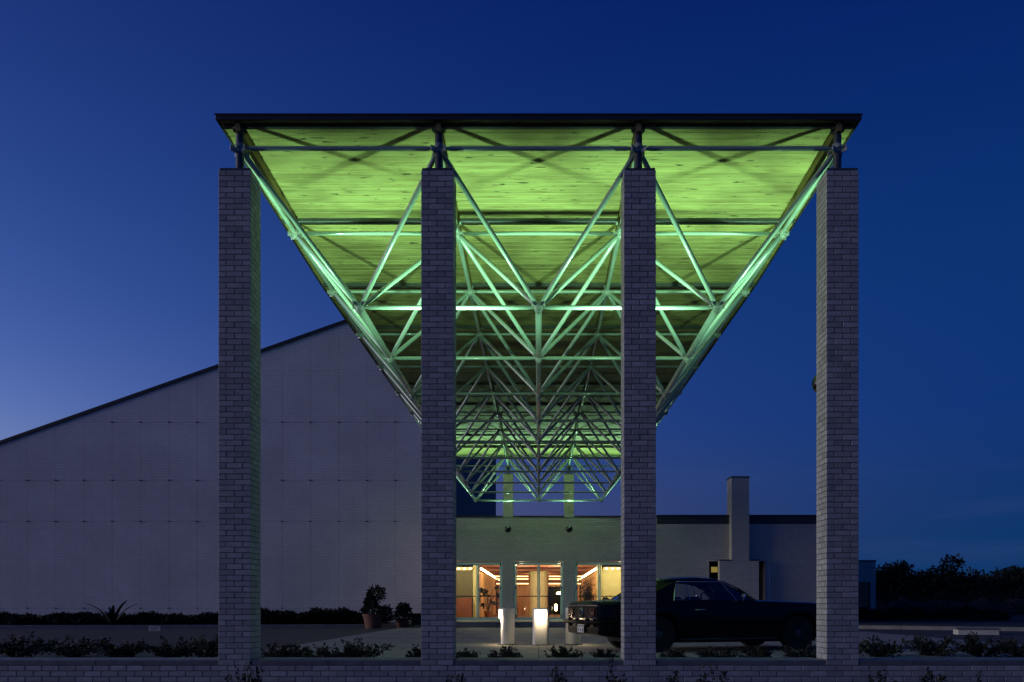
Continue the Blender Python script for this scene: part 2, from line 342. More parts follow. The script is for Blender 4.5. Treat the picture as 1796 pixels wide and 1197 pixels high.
# ------------------------------------------------------------------ brick columns
NC = 88
h8 = .1016
def qbox(w, d, name='brick'): return MB().box(-w / 2 + J / 2, w / 2 - J / 2, -d / 2 + J / 2, d / 2 - J / 2, J / 2, CH - J / 2, .0035).mesh(name, M_BRICK)
m_84 = qbox(.197, .0985); m_48 = qbox(.0985, .197)
def brick_column(x, label, side):
    root = empty('brick_column', (x, Y0, WT)); tag(root, label, 'column', 'four tall brick columns under the canopy')
    MB().box(-CW + .007, CW - .007, -CW + .007, CW - .007, -.0, NC * CH - .006).build('mortar_core', M_MORTAR, root)
    back = MB()
    q, h = .0985, .04925
    for k in range(NC):
        z = k * CH
        if k % 2 == 0:     # two stretchers in front, header-stretcher-header on the sides
            L = [(m_84, -q, -CW + h, 1), (m_84, q, -CW + h, 1), (m_48, side * (CW - h), 0, 1), (m_48, -side * (CW - h), 0, 0), (m_84, -q, CW - h, 0), (m_84, q, CW - h, 0)]
        else:
            L = [(m_48, -CW + h, -q, 1), (m_48, CW - h, -q, 1), (m_84, 0, -CW + h, 1), (m_84, 0, CW - h, 0), (m_48, -CW + h, q, 0), (m_48, CW - h, q, 0)]
        for me, bx, by, single in L:
            if single:
                o = inst('brick', me, root, (bx + random.uniform(-.0015, .0015), by + random.uniform(-.002, .001), z + random.uniform(-.0008, .0008)))
                o.rotation_euler = (0, random.uniform(-.005, .005), random.uniform(-.006, .006))
            else:
                w, d = (.197, .0985) if me is m_84 else (.0985, .197)
                back.box(bx - w / 2 + J / 2, bx + w / 2 - J / 2, by - d / 2 + J / 2, by + d / 2 - J / 2, z + J / 2, z + CH - J / 2)
    tag(back.build('brick_courses', M_BRICK, root), kind='stuff')
    MB().box(-CW + .012, CW - .012, -CW + .012, CW - .012, NC * CH - .004, NC * CH + .03, .004).build('bearing_plate', M_DARKSTEEL, root)
    return root
brick_column(NX[0], 'tall square brick column at the canopy corner in front of the big hall wall', 1)
brick_column(NX[1], 'tall square brick column standing between the big hall wall and the glass doors', 1)
brick_column(NX[2], 'tall square brick column hiding the middle of the parked black car', -1)
brick_column(NX[3], 'tall square brick column at the canopy corner hiding the nose of the black car', -1)

# ------------------------------------------------------------------ canopy: three by ten bay space frame with a board deck
ZN = EYE + 800 * Y0 / F; ZL = EYE + 521 * (Y0 + MOD / 2) / F
can = empty('space_frame_canopy', (0, 0, 0)); tag(can, 'long green lit tubular space frame canopy with board deck above the brick columns', 'canopy')
def deck_z(y):                 # underside of the deck boards: drains to a valley over the third row
    k = (y - Y0) / MOD
    b = .228 - .070 * k if k < 2 else .088 + .028 * (k - 2)
    return ZN + b + .06
tcache = {}
def tube_mesh(l, r, name):
    key = (round(l, 3), r, name)
    if key not in tcache:
        prof = [(r * .25, .045), (r * .42, .05), (r * .45, .075), (r * .97, .135), (r, .15), (r, l - .15), (r * .97, l - .135), (r * .45, l - .075), (r * .42, l - .05), (r * .25, l - .045)]
        tcache[key] = MB().lathe(prof, n=14).mesh(name, M_PAINT, 40)
    return tcache[key]
ZAX = Vector((0, 0, 1))
def member(a, b, r, name):
    a, b = Vector(a), Vector(b); d = b - a
    inst(name, tube_mesh(d.length, r, name), can, a, ZAX.rotation_difference(d.normalized()))
UP = lambda i, j: (NX[i], Y0 + j * MOD, ZN)
LOX = [-MOD, 0, MOD]
LO = lambda i, j: (LOX[i], Y0 + (j + .5) * MOD, ZL)
for j in range(11):
    for i in range(3): member(UP(i, j), UP(i + 1, j), .028, 'upper_chord')
for j in range(10):
    for i in range(4): member(UP(i, j), UP(i, j + 1), .035, 'upper_chord')
for j in range(10):
    for i in range(2): member(LO(i, j), LO(i + 1, j), .030, 'lower_chord')
    for i in range(3):
        if j < 9: member(LO(i, j), LO(i, j + 1), .045, 'lower_chord')
        for di, dj in ((0, 0), (1, 0), (0, 1), (1, 1)): member(LO(i, j), UP(i + di, j + dj), .033, 'diagonal')
def node_mesh(prof, zc):
    m = MB().lathe(prof, n=14)
    for a in range(4):
        c_, s_ = math.cos(R(45 + 90 * a)), math.sin(R(45 + 90 * a)); t = .006
        P = [(.03, -.03 + zc), (.125, -.01 + zc), (.125, .05 + zc), (.03, .05 + zc)]
        v = [(r_ * c_ - q * s_, r_ * s_ + q * c_, z_) for q in (-t, t) for r_, z_ in P]
        m.add(v, [(0, 1, 2, 3), (7, 6, 5, 4), (0, 4, 5, 1), (1, 5, 6, 2), (2, 6, 7, 3), (3, 7, 4, 0)])
        m.lathe([(.014, -.012), (.014, .012)], (.085 * c_, .085 * s_, .02 + zc), 6)
    for a in range(4):
        c_, s_ = math.cos(R(90 * a)), math.sin(R(90 * a))
        m.tube([(.05 * c_, .05 * s_, 0), (.10 * c_, .10 * s_, 0)], .019, 6)
    return m.mesh('node', M_NODE, 35)
node_lo = node_mesh([(.012, -.085), (.03, -.08), (.034, -.06), (.05, -.055), (.058, -.02), (.06, .02), (.05, .05), (.03, .06), (.012, .075)], .03)
node_up = node_mesh([(.012, -.07), (.05, -.055), (.058, -.02), (.06, .02), (.05, .05), (.03, .06), (.028, .09)], -.05)
for j in range(10):
    for i in range(3): inst('node', node_lo, can, LO(i, j))
post_end = Y0 + 0
for j in range(11):
    y = Y0 + j * MOD
    for i in range(4):
        inst('node', node_up, can, UP(i, j))
        big = j in (0, 10)
        top = deck_z(y) - .055 - ZN
        MB().lathe([(.05 if big else .024, .03), (.05 if big else .024, top - .02), (.085 if big else .06, top - .018), (.085 if big else .06, top)], n=12).build('post', M_DARKSTEEL if big else M_PAINT, can, 40, UP(i, j))
        if big:
            zb = WT + NC * CH + .028 - ZN
            MB().lathe([(.11, zb), (.11, zb + .012), (.056, zb + .014), (.05, zb + .05), (.05, -.05)], n=14).build('pedestal', M_DARKSTEEL, can, 40, UP(i, j))
DX = 1.5 * MOD + .215; YS = Y0 - .12; YE = YB + .25; YV = Y0 + 2 * MOD
# cross beams at each row and stringers along each line of nodes
for j in range(11):
    y = Y0 + j * MOD; z = deck_z(y)
    MB().box(-DX + .02, DX - .02, y - .03, y + .03, z - (.036 if j == 0 else .055), z - .001, .004).build('cross_beam', M_DARKSTEEL, can)
for i in range(4):
    for a, b in ((YS + .03, YV), (YV, YE - .03)):
        za, zb = deck_z(a), deck_z(b); x0, x1 = NX[i] - .03, NX[i] + .03
        n = 10 if a == YV else 3
        MB().add([(x0, a, za - .12), (x1, a, za - .12), (x0, a, za - .002), (x1, a, za - .002), (x0, b, zb - .12), (x1, b, zb - .12), (x0, b, zb - .002), (x1, b, zb - .002)],
                 [(0, 1, 5, 4), (2, 6, 7, 3), (0, 4, 6, 2), (1, 3, 7, 5), (0, 2, 3, 1), (4, 5, 7, 6)]).build('stringer', M_BEAMWOOD, can)
PW = .140
for a, b in ((YS, YV), (YV, YE)):
    n = round((b - a) / PW); w = (b - a) / n
    hw = w / 2 - .0015; c = .006; t = .038
    poly = [(-hw, c), (-hw + c, 0), (hw - c, 0), (hw, c), (hw, t), (-hw, t)]      # chamfered lower edges
    v = [(-DX, y, z) for y, z in poly] + [(DX, y, z) for y, z in poly]
    m_ = len(poly)
    plank = MB().add(v, [tuple(range(m_ - 1, -1, -1)), tuple(range(m_, 2 * m_))] + [(i, (i + 1) % m_, (i + 1) % m_ + m_, i + m_) for i in range(m_)]).mesh('plank', M_WOOD)
    ang = math.atan2(deck_z(b) - deck_z(a), b - a)
    for i in range(n):
        y = a + (i + .5) * w
        o = inst('plank', plank, can, (0, y, deck_z(y) + random.uniform(-.001, .001))); o.rotation_euler.x = ang
    za, zb = deck_z(a) + .0405, deck_z(b) + .0405
    MB().add([(-DX, a, za), (DX, a, za), (DX, b, zb), (-DX, b, zb), (-DX, a, za + .008), (DX, a, za + .008), (DX, b, zb + .008), (-DX, b, zb + .008)],
             [(0, 3, 2, 1), (4, 5, 6, 7), (0, 1, 5, 4), (1, 2, 6, 5), (2, 3, 7, 6), (3, 0, 4, 7)]).build('roof_covering', M_ROOFEDGE, can)
    for s in (-1, 1):
        x0, x1 = s * (DX + .002), s * (DX + .03)
        MB().add([(x0, a, za - .055), (x1, a, za - .055), (x0, a, za + .012), (x1, a, za + .012), (x0, b, zb - .055), (x1, b, zb - .055), (x0, b, zb + .012), (x1, b, zb + .012)],
                 [(0, 1, 5, 4), (2, 6, 7, 3), (0, 4, 6, 2), (1, 3, 7, 5), (0, 2, 3, 1), (4, 5, 7, 6)]).build('fascia', M_ROOFEDGE, can)
for y, s in ((YS, -1), (YE, 1)):
    z = deck_z(y)
    ya, yb = sorted((y + s * .002, y + s * .03))
    MB().box(-DX - .032, DX + .032, ya, yb, z - .022, z + .048, .004).build('fascia', M_ROOFEDGE, can)
    ya, yb = sorted((y + s * .031, y + s * .04))
    MB().box(-DX - .04, DX + .04, ya, yb, z + .034, z + .052).build('drip_edge', M_ROOFEDGE, can)

# ------------------------------------------------------------------ ball floodlights behind the columns and on the entrance wall
def floodlight(x, y, z, out, aim, label, power, group, r=.15, cone=101):
    root = empty('ball_floodlight', (x, y, z)); tag(root, label, 'floodlight', group)
    a = Vector(aim).normalized(); q = ZAX.rotation_difference(a)
    n = 20; prof = [(.012, -r)] + [(r * math.sin(t), -r * math.cos(t)) for t in np.linspace(.2, R(150), 16)]
    rim = prof[-1]; prof += [(rim[0] - .012, rim[1]), (rim[0] - .016, rim[1] - .11), (.01, rim[1] - .112)]
    me = MB().lathe(prof, n=n).mesh('housing', M_BLACK, 50); inst('housing', me, root, (0, 0, 0), q)
    lens = MB().lathe([(.01, -.004), (.045, 0), (.035, .006), (.01, .008)], n=n).mesh('lens', E_GREEN, 40)
    inst('lens', lens, root, a * (rim[1] - .105), q)
    MB().tube([Vector((0, -out * r * .8, 0)), Vector((0, -out * .30, 0))], .022, 8).build('bracket_arm', M_BLACK, root, 40)
    MB().lathe([(.06, 0), (.06, .02)], n=14).build('mounting_plate', M_BLACK, root, 40, (0, -out * .30, 0)).rotation_euler.x = R(90) * out
    L = bpy.data.lights.new('lamp', 'SPOT'); L.energy = power; L.color = (.46, 1.0, .54); L.spot_size = R(cone); L.spot_blend = 1.0; L.shadow_soft_size = .035
    lo = bpy.data.objects.new('lamp', L); lo.location = a * (r + .04); lo.rotation_euler = a.to_track_quat('-Z', 'Y').to_euler(); link(lo, root)
ZF = 3.67
names = ['ball floodlight behind the corner column in front of the hall wall', 'ball floodlight behind the column beside the glass doors',
         'ball floodlight behind the column that hides the middle of the car', 'black ball floodlight peeking out behind the column at the nose of the car']
for x, l in zip(NX, names):
    floodlight(x - (.07 if x < -3 else 0), Y0 + CW + .30, ZF, 1, (0, .63, 1.0), l, 720, 'floodlights behind the tall columns')
names = ['ball floodlight on the entrance wall beside the hall, hidden behind a column', 'black ball floodlight on the wall between the hall-side door and middle door',
         'black ball floodlight on the wall between the middle door and car-side door', 'ball floodlight on the entrance wall nearest the chimney, hidden behind a column']
for x, l in zip(NX, names):
    floodlight(x, YB - CW - .30, ZF + .16, -1, (0, -.66, 1.0), l, 800, 'floodlights on the entrance wall', .138, 96)

# ------------------------------------------------------------------ entrance building
YW = YB - CW; ZP = PZ(905, YW)
eb = empty('entrance_building', (0, YW, 0)); tag(eb, 'low white brick entrance building with three lit double glass doors', 'building')
def W(name, x0, x1, y0, y1, z0, z1, mat=M_FARBRICK, parent=None, b=0):
    o = MB().box(x0, x1, y0, y1, z0, z1, b).build(name, mat, parent or eb); o.matrix_parent_inverse = Matrix.Translation((0, -YW, 0)); return o
XL, XR = -4.62, 12.3; ZT = .2; ZD = 2.57; DW = .995; TH = .3
doorx = [-MOD, 0, MOD]
op = [(x - DW, x + DW) for x in doorx] + [(6.83, 9.07)]
xs = XL
for a, b in op:
    W('wall', xs, a, YW, YW + TH, -.05, ZD); xs = b
W('wall', xs, XR, YW, YW + TH, -.05, ZD)
W('wall', XL, 4.75, YW, YW + TH, ZD + .001, ZP - .06)
W('wall', 4.751, XR, YW, YW + TH, ZD + .001, ZP - .33)
W('coping', XL - .03, 4.749, YW - .03, YW + TH + .03, ZP - .059, ZP, M_ROOFEDGE)
W('fascia_band', 4.75, XR + .02, YW - .015, YW + TH, ZP - .30, ZP - .05, M_CLAD)
W('shadow_joint', 4.752, XR, YW + .03, YW + TH, ZP - .329, ZP - .301, M_ROOFEDGE)
W('coping', 4.75, XR + .05, YW - .06, YW + TH + .03, ZP - .049, ZP + .035, M_ROOFEDGE)
W('roof', XL, XR, YW + TH, 62, 3.3, 3.5, M_ROOFEDGE)
W('side_wall', XR - .3, XR, YW + TH + .001, 60, -.05, ZP - .1)
W('side_wall', XL, XL + .3, YW + TH + .001, 62, -.05, ZP - .1)
W('recess_back', 6.5, 9.4, YW + 1.5, YW + 1.7, -.05, 3.0, M_CLAD)
W('recess_soffit', 6.6, 9.3, YW + TH + .001, YW + 1.49, ZD + .02, ZD + .1, M_CLAD)
W('recess_side', 6.63, 6.83, YW + TH + .001, YW + 1.49, -.05, ZD + .019, M_CLAD)
W('recess_side', 9.07, 9.27, YW + TH + .001, YW + 1.49, -.05, ZD + .019, M_CLAD)
# chimney pier on a broad brick screen in front of the service opening
YC = YW - .42
cx0, cx1 = PX(1283, YC), PX(1314, YC); zc = PZ(838, YC)
W('chimney', cx0, cx1, YC, YW + TH + .1, ZD + .001, zc)
W('chimney_cap', cx0 - .02, cx1 + .02, YC - .02, YW + TH + .12, zc + .001, zc + .05, M_ROOFEDGE)
W('screen_wall', PX(1262, YC), PX(1331, YC), YC, YC + .3, -.05, ZD)
W('screen_coping', PX(1262, YC) - .02, cx0 - .002, YC - .02, YC + .32, ZD + .001, ZD + .04, M_ROOFEDGE)
W('screen_coping', cx1 + .002, PX(1331, YC) + .02, YC - .02, YC + .32, ZD + .001, ZD + .04, M_ROOFEDGE)
# door sets
for dx, nm in zip(doorx, 'abc'):
    z0, z1 = ZT + .02, ZD - .015
    W('threshold', dx - DW + .002, dx + DW - .002, YW + .02, YW + .25, ZT - .05, ZT + .019, M_FRAME)
    fr = W('door_frame', dx - DW + .003, dx - DW + .065, YW + .012, YW + .17, z0, z1, M_FRAME, b=.005)
    def sub(name, x0, x1, y0, y1, z0_, z1_, mat=M_FRAME, b=.004, par=fr):
        o = MB().box(x0, x1, y0, y1, z0_, z1_, b).build(name, mat, par); o.matrix_parent_inverse = Matrix.Translation((0, -YW, 0)) if par is eb else Matrix.Identity(4)
        return o
    sub('jamb', dx + DW - .065, dx + DW - .003, YW + .012, YW + .17, z0, z1)
    sub('head', dx - DW + .066, dx + DW - .066, YW + .05, YW + .17, z1 - .07, z1)
    for s in (-1, 1):
        xa, xb = (dx - DW + .07, dx - .004) if s < 0 else (dx + .004, dx + DW - .07)
        lf = W('door_leaf', xa, xa + .05, YW + .03, YW + .075, z0 + .006, z1 - .078, M_FRAME, b=.004)
        sub('stile', xb - .05, xb, YW + .03, YW + .075, z0 + .006, z1 - .078, par=lf)
        sub('rail', xa + .051, xb - .051, YW + .03, YW + .075, z0 + .006, z0 + .10, par=lf)
        sub('rail', xa + .051, xb - .051, YW + .03, YW + .075, z1 - .135, z1 - .078, par=lf)
        sub('pane', xa + .05, xb - .05, YW + .048, YW + .056, z0 + .10, z1 - .135, M_GLASS, 0, lf)
        sub('push_bar', xa + .052, xb - .052, YW + .14, YW + .165, ZT + .95, ZT + .99, M_BLACK, .005, lf)
        hx = dx + s * .085
        hd = MB().tube([(hx, YW + .03, ZT + 1.08), (hx, YW - .03, ZT + 1.10), (hx + s * .02, YW - .05, ZT + 1.2), (hx, YW - .03, ZT + 1.30), (hx, YW + .03, ZT + 1.32)], .011, 6).build('handle', M_CHROME, lf, 40)
        hx = xa + .012 if s < 0 else xb - .012
        for hz in (ZT + .12, ZT + 1.25, z1 - .16):
            sub('hinge', hx - .018, hx + .018, YW + .004, YW + .029, hz, hz + .11, M_BLACK, 0, lf)
# lobby shell
W('lobby_floor', XL + .3, 4.6, YW + TH, 62, ZT - .06, ZT, M_LFLOOR)
W('lobby_ceiling', XL + .3, 4.6, YW + TH, 62, 2.66, 2.76, M_LRED)
for k in range(9):
    y = 39.5 + k * 2.4
    W('ceiling_beam', -2.7, 2.7, y, y + .14, 2.54, 2.659, M_LRED)
W('far_wall', -4.3, 4.6, 61.8, 62, ZT, 2.66, M_LBROWN)
W('lobby_side_wall', 4.45, 4.6, YW + TH + .001, 62, ZT, 2.659, M_LWALL)
YL = 39.2
W('wall_panel', -4.3, -2.98, YL, YL + .1, ZT + .95, 2.45, M_LOLIVE)
W('counter', -4.3, -3.0, YL - .35, YL + .09, ZT, ZT + .93, M_WOODF)
W('wall_return', -2.96, -2.72, YL - .02, YL + .2, ZT, 2.6, M_LWALL)
W('wall_panel', 2.86, 4.3, YL, YL + .1, ZT, 2.45, M_LWALL)
W('wall_return', 2.62, 2.85, YL - .02, YL + .2, ZT, 2.6, M_LWALL)
for x0, x1 in ((-4.25, -3.0), (2.9, 4.25)): W('light_valance', x0, x1, YL - .12, YL - .08, 2.38, 2.52, M_CREAM)
# light strips across the room behind the round pillar
for z, y in ((2.50, 52.0), (2.36, 52.8), (2.10, 53.6)):
    W('light_strip', -2.6, -.62, y, y + .05, z, z + .05, E_STRIP); W('light_strip', .62, 2.6, y, y + .05, z, z + .05, E_STRIP)
    W('soffit_board', -2.7, 2.7, y + .06, y + .16, z - .05, z + .2, M_LRED)
W('dark_doorway', .62, 1.5, 55.8, 55.94, ZT, 2.0, M_TRIMDARK)
W('inner_wall', -2.65, .61, 55.9, 56.05, ZT, 2.3, M_LBROWN); W('inner_wall', 1.51, 2.65, 55.9, 56.05, ZT, 2.3, M_LBROWN); W('inner_wall', .611, 1.509, 55.95, 56.05, 2.001, 2.3, M_LBROWN)
# round pillar
pr = .46; py = 45.0
pl = MB().lathe([(pr, ZT), (pr, 2.4)], (0, py, 0), 32).build('round_pillar', M_CREAM, eb, 40); pl.matrix_parent_inverse = Matrix.Translation((0, -YW, 0))
for z0, z1 in ((ZT + .001, ZT + .26), (2.40, 2.657)):
    o = MB().lathe([(pr + .03, z0), (pr + .03, z1)], (0, py, 0), 32).build('pillar_band', M_LWALL, eb, 40); o.matrix_parent_inverse = Matrix.Translation((0, -YW, 0))
# ceiling downlights with their lamps
for k, (x, y) in enumerate(((-.75, 38.2), (.9, 38.6), (-1.4, 42.3), (1.4, 42.3), (0, 48.5), (-1.2, 54), (1.3, 54.3), (-3.7, 37.4), (3.6, 37.4))):
    o = MB().lathe([(.05, -.06), (.07, -.055), (.07, .0)], (x, y, 2.655), 14).build('downlight', E_BULB, eb, 40); o.matrix_parent_inverse = Matrix.Translation((0, -YW, 0))
    L = bpy.data.lights.new('lamp', 'POINT'); L.energy = 130 if k < 7 else 170; L.color = (1, .79, .45); L.shadow_soft_size = .06
    lo = bpy.data.objects.new('lamp', L); lo.location = (x, y - YW, 2.54); link(lo, eb)

# back row of columns rising through the parapet
bc = ['brick column rising from the entrance roof beside the hall, behind a nearer column', 'slim olive lit brick column above the parapet nearer the dark hall',
      'slim olive lit brick column above the parapet nearer the chimney', 'brick column rising from the entrance roof nearest the chimney, behind a nearer column']
for x, l in zip(NX, bc):
    o = empty('roof_column', (x, YB, ZP)); tag(o, l, 'column', 'columns above the entrance parapet')
    zt = WT + NC * CH - ZP
    MB().box(-CW, CW, -CW - .004, CW, 0.002, zt).build('shaft', M_FARBRICK, o)
    MB().box(-CW + .012, CW - .012, -CW + .012, CW - .012, zt + .001, zt + .03).build('bearing_plate', M_DARKSTEEL, o)
    # the same shaft stands 4 mm proud of the wall below the parapet
    MB().box(-CW, CW, -CW - .036, -CW - .031, -.07, 0.001).build('pier_face', M_FARBRICK, o)

# curtains with bulb rows
def curtain(x, s, label):
    root = empty('curtain', (x, 0, 0)); tag(root, label, 'curtain', 'lit curtains along the lobby sides')
    m = MB(); ys = np.linspace(YL + .3, 60, 300); v = []; f = []
    for i, y in enumerate(ys):
        dx = .05 * math.sin(y * 2 * math.pi / .42) + .02 * math.sin(y * 7.1)
        v += [(dx, y, ZT + .02), (dx * .8, y, 1.5), (dx * .5, y, 2.42)]
        if i: a = (i - 1) * 3; f += [(a, a + 1, a + 4, a + 3), (a + 1, a + 2, a + 5, a + 4)]
    m.add(v, f); m.build('cloth', M_DRAPE, root, 60)
    MB().box(-s * .02 - .03, -s * .02 + .03, YL + .3, 60, 2.56, 2.64).build('rail', M_LRED, root)
    bulb = MB().lathe([(.008, -.05), (.035, -.03), (.042, 0), (.03, .03), (.012, .05)], n=10).mesh('bulb', E_BULB, 50)
    for i in range(26): inst('bulb', bulb, root, (-s * .16, YL + .5 + i * .72, 2.47))
curtain(-2.78, -1, 'warm brown curtain lit by a bulb row, behind the hall-side door')
curtain(2.78, 1, 'warm brown curtain lit by a bulb row, behind the car-side door')
for x0, lab in ((-4.2, 'row of small warm bulbs above the olive panel inside the hall-side door'), (2.95, 'row of small warm bulbs above the yellow panel inside the car-side door')):
    o = empty('bulb_row', (x0, YL - .16, 2.45)); tag(o, lab, 'bulbs')
    MB().box(0, 1.25, .005, .03, -.02, .05).build('backing', M_CREAM, o)
    bulb = MB().lathe([(.006, -.035), (.022, -.02), (.026, 0), (.02, .02), (.008, .035)], n=10).mesh('bulb', E_BULB, 50)
    for i in range(5): inst('bulb', bulb, o, (.1 + i * .26, -.03, 0))
o = empty('service_lamp', (PX(1252, YW + .5), YW + .45, 2.1)); tag(o, 'small yellow lamp box in the dark opening beside the chimney', 'lamp')
MB().box(-.16, .16, -.06, .1, -.02, .3, .01).build('housing', M_BLACK, o)
MB().box(-.13, .13, -.075, -.061, .04, .26).build('diffuser', E_YELLOW, o)
MB().box(-.03, .03, .1, .16, .08, .2).build('bracket', M_BLACK, o)

# ------------------------------------------------------------------ hall with sloping parapet
YH = 37.5; k_ = YH / F
hl = empty('hall_building', (-12, YH, 0)); tag(hl, 'large pale brick hall with a sloping parapet, next to the canopy', 'building')
HI = Matrix.Translation((12, -YH, 0))
def HP(o): o.matrix_parent_inverse = HI; return o
XA, XB = -36.0, -3.73
ztop = lambda x: PZ(775, YH) + (x - PX(0, YH)) * (PZ(562, YH) - PZ(775, YH)) / (PX(607, YH) - PX(0, YH))
HP(MB().prism([(XA, -.1), (XB - .01, -.1), (XB - .01, ztop(XB) - .15), (XA, ztop(XA) - .15)], YH + .02, YH + .4).build('backing_wall', M_MORTAR, hl))
px0 = -11.04; xs_ = [XA] + [px0 + i * 1.2185 for i in range(-21, 7) if XA + .2 < px0 + i * 1.2185 < XB - .3] + [XB]
zs_ = [-.1, PZ(1067, YH), PZ(915, YH), PZ(843, YH), PZ(741, YH), 10.9, 13.0, 16]
gp = .0035
for a, b in zip(xs_[:-1], xs_[1:]):
    for z0, z1 in zip(zs_[:-1], zs_[1:]):
        ta, tb = ztop(a) - .12, ztop(b) - .12
        if tb <= z0 + .05: continue
        poly = [(a + gp, z0 + gp), (b - gp, z0 + gp), (b - gp, min(z1 - gp, tb))]
        if ta < z1 and tb > z1:
            poly.append((a + (b - a) * (z1 - ta) / (tb - ta), z1 - gp))
        if ta > z0 + gp: poly.append((a + gp, min(z1 - gp, ta)))
        elif len(poly) >= 3:
            poly[0] = (a + (b - a) * (z0 - ta) / (tb - ta), z0 + gp)
        HP(MB().prism(poly, YH - .01, YH + .019).build('panel', M_HALLBRICK, hl))
br = MB().box(-.05, .05, -.03, 0, -.018, .018).mesh('bracket', M_BLACK)
for x in xs_[1:-1]:
    for z in zs_[1:5]:
        if z < ztop(x) - .5: HP(inst('bracket', br, hl, (x, YH - .011, z)))
ang = math.atan((ztop(XB) - ztop(XA)) / (XB - XA))
c = MB().add([(XA, YH - .08, ztop(XA) - .12), (XB + .06, YH - .08, ztop(XB) - .1), (XB + .06, YH + .5, ztop(XB) - .1), (XA, YH + .5, ztop(XA) - .12),
              (XA, YH - .08, ztop(XA) + .02), (XB + .06, YH - .08, ztop(XB) + .04), (XB + .06, YH + .5, ztop(XB) + .04), (XA, YH + .5, ztop(XA) + .02)],
             [(0, 3, 2, 1), (4, 5, 6, 7), (0, 1, 5, 4), (1, 2, 6, 5), (2, 3, 7, 6), (3, 0, 4, 7)])
HP(c.build('coping', M_ROOFEDGE, hl))
for i in range(16):
    y = YH + .42 + i * 2.4
    HP(MB().box(XB - .3, XB, y, y + 2.38, -.1, ztop(XB) - .2).build('cladding_panel', M_CLAD, hl))
HP(MB().prism([(XA, ztop(XA) - .6), (XB - .4, ztop(XB) - .6), (XB - .4, ztop(XB) - .4), (XA, ztop(XA) - .4)], YH + .45, YH + 38).build('roof', M_ROOFEDGE, hl))
HP(MB().box(XA, XB, YH + 38.1, YH + 38.4, -.1, ztop(XB) - .6).build('rear_wall', M_CLAD, hl))

# ------------------------------------------------------------------ low side building
YS2 = 42.0
sb = empty('side_building', (14, YS2, 0)); tag(sb, 'small low brick building with a dark window beyond the corner column', 'building')
SI = Matrix.Translation((-14, -YS2, 0))
def SP(o): o.matrix_parent_inverse = SI; return o
bx1 = PX(1536, YS2); bz = PZ(985, YS2); wx0, wx1 = PX(1490, YS2), PX(1527, YS2); wz0, wz1 = PZ(1075, YS2), PZ(1021, YS2)
for a in ((12.4, wx0, -.1, bz), (wx1, bx1, -.1, bz)): SP(MB().box(a[0], a[1], YS2, YS2 + .3, a[2], a[3]).build('wall', M_FARBRICK, sb))
SP(MB().box(wx0, wx1, YS2, YS2 + .3, -.1, wz0).build('wall', M_FARBRICK, sb)); SP(MB().box(wx0, wx1, YS2, YS2 + .3, wz1, bz).build('wall', M_FARBRICK, sb))
SP(MB().box(bx1 - .3, bx1, YS2 + .301, YS2 + 9, -.1, bz).build('wall', M_FARBRICK, sb))
SP(MB().box(12.4, bx1 + .03, YS2 - .03, YS2 + 9, bz + .001, bz + .06).build('roof', M_ROOFEDGE, sb))
w_ = SP(MB().box(wx0 + .002, wx1 - .002, YS2 + .12, YS2 + .17, wz0 + .002, wz0 + .08).build('window', M_CLAD, sb))
def wp(n, *a, mat=M_CLAD): o = MB().box(*a).build(n, mat, w_); return o
wp('frame', wx0 + .002, wx0 + .07, YS2 + .12, YS2 + .17, wz0 + .081, wz1 - .002); wp('frame', wx1 - .07, wx1 - .002, YS2 + .12, YS2 + .17, wz0 + .081, wz1 - .002)
wp('glazing_bar', wx0 + .071, wx1 - .071, YS2 + .12, YS2 + .17, (wz0 * .63 + wz1 * .37), (wz0 * .63 + wz1 * .37) + .05)
wp('pane', wx0 + .07, wx1 - .07, YS2 + .14, YS2 + .15, wz0 + .08, wz1 - .002, mat=M_GLASS)
SP(MB().box(12.5, bx1 - .4, YS2 + 1.2, YS2 + 1.3, -.1, bz - .05).build('blind', M_CLAD, sb))

# ------------------------------------------------------------------ bollard lights
def bollard(x, y, face, label, power):
    root = empty('bollard_light', (x, y, .02), face); tag(root, label, 'bollard light', 'white bollard lights in the court')
    r = .165; h = .745; n = 32; fl = .105          # flat cut: local -Y face
    def prof(z, k=1.0):
        P = []
        for i in range(n):
            t = 2 * math.pi * i / n - math.pi / 2; X, Y = r * k * math.cos(t), r * k * math.sin(t)
            P.append((X, max(Y, -fl * k), z))
        return P
    MB().rings([prof(0), prof(h - .012), prof(h, .93)]).build('post', M_BOLL, root, 35)
    MB().box(-.118, .118, -fl - .045, -fl - .001, h - .22, h - .03, .015).build('diffuser', E_BOLL, root)
    MB().box(-.125, .125, -fl - .055, -fl - .0005, h - .029, h - .012, .004).build('hood', M_BOLL, root)
    MB().lathe([(.19, -.002), (.19, .012), (.17, .02)], n=24).build('base_plate', M_DARKSTEEL, root, 40)
    L = bpy.data.lights.new('lamp', 'AREA'); L.shape = 'RECTANGLE'; L.size = .22; L.size_y = .2; L.energy = power; L.color = (1, .74, .42)
    lo = bpy.data.objects.new('lamp', L); lo.location = (0, -fl - .06, h - .15); lo.rotation_euler = (R(55), 0, 0); link(lo, root)
bd = 17.4
bollard(PX(888, bd), bd + .2, R(-82), 'white bollard light nearest the hall, lamp turned to the side', 13)
bollard(PX(948.5, bd), bd, 0, 'white bollard light in front of the middle door, lamp facing out', 3.5)
bollard(PX(1007, bd), bd + .2, R(104), 'white bollard light partly hidden behind the tail of the black car', 6)

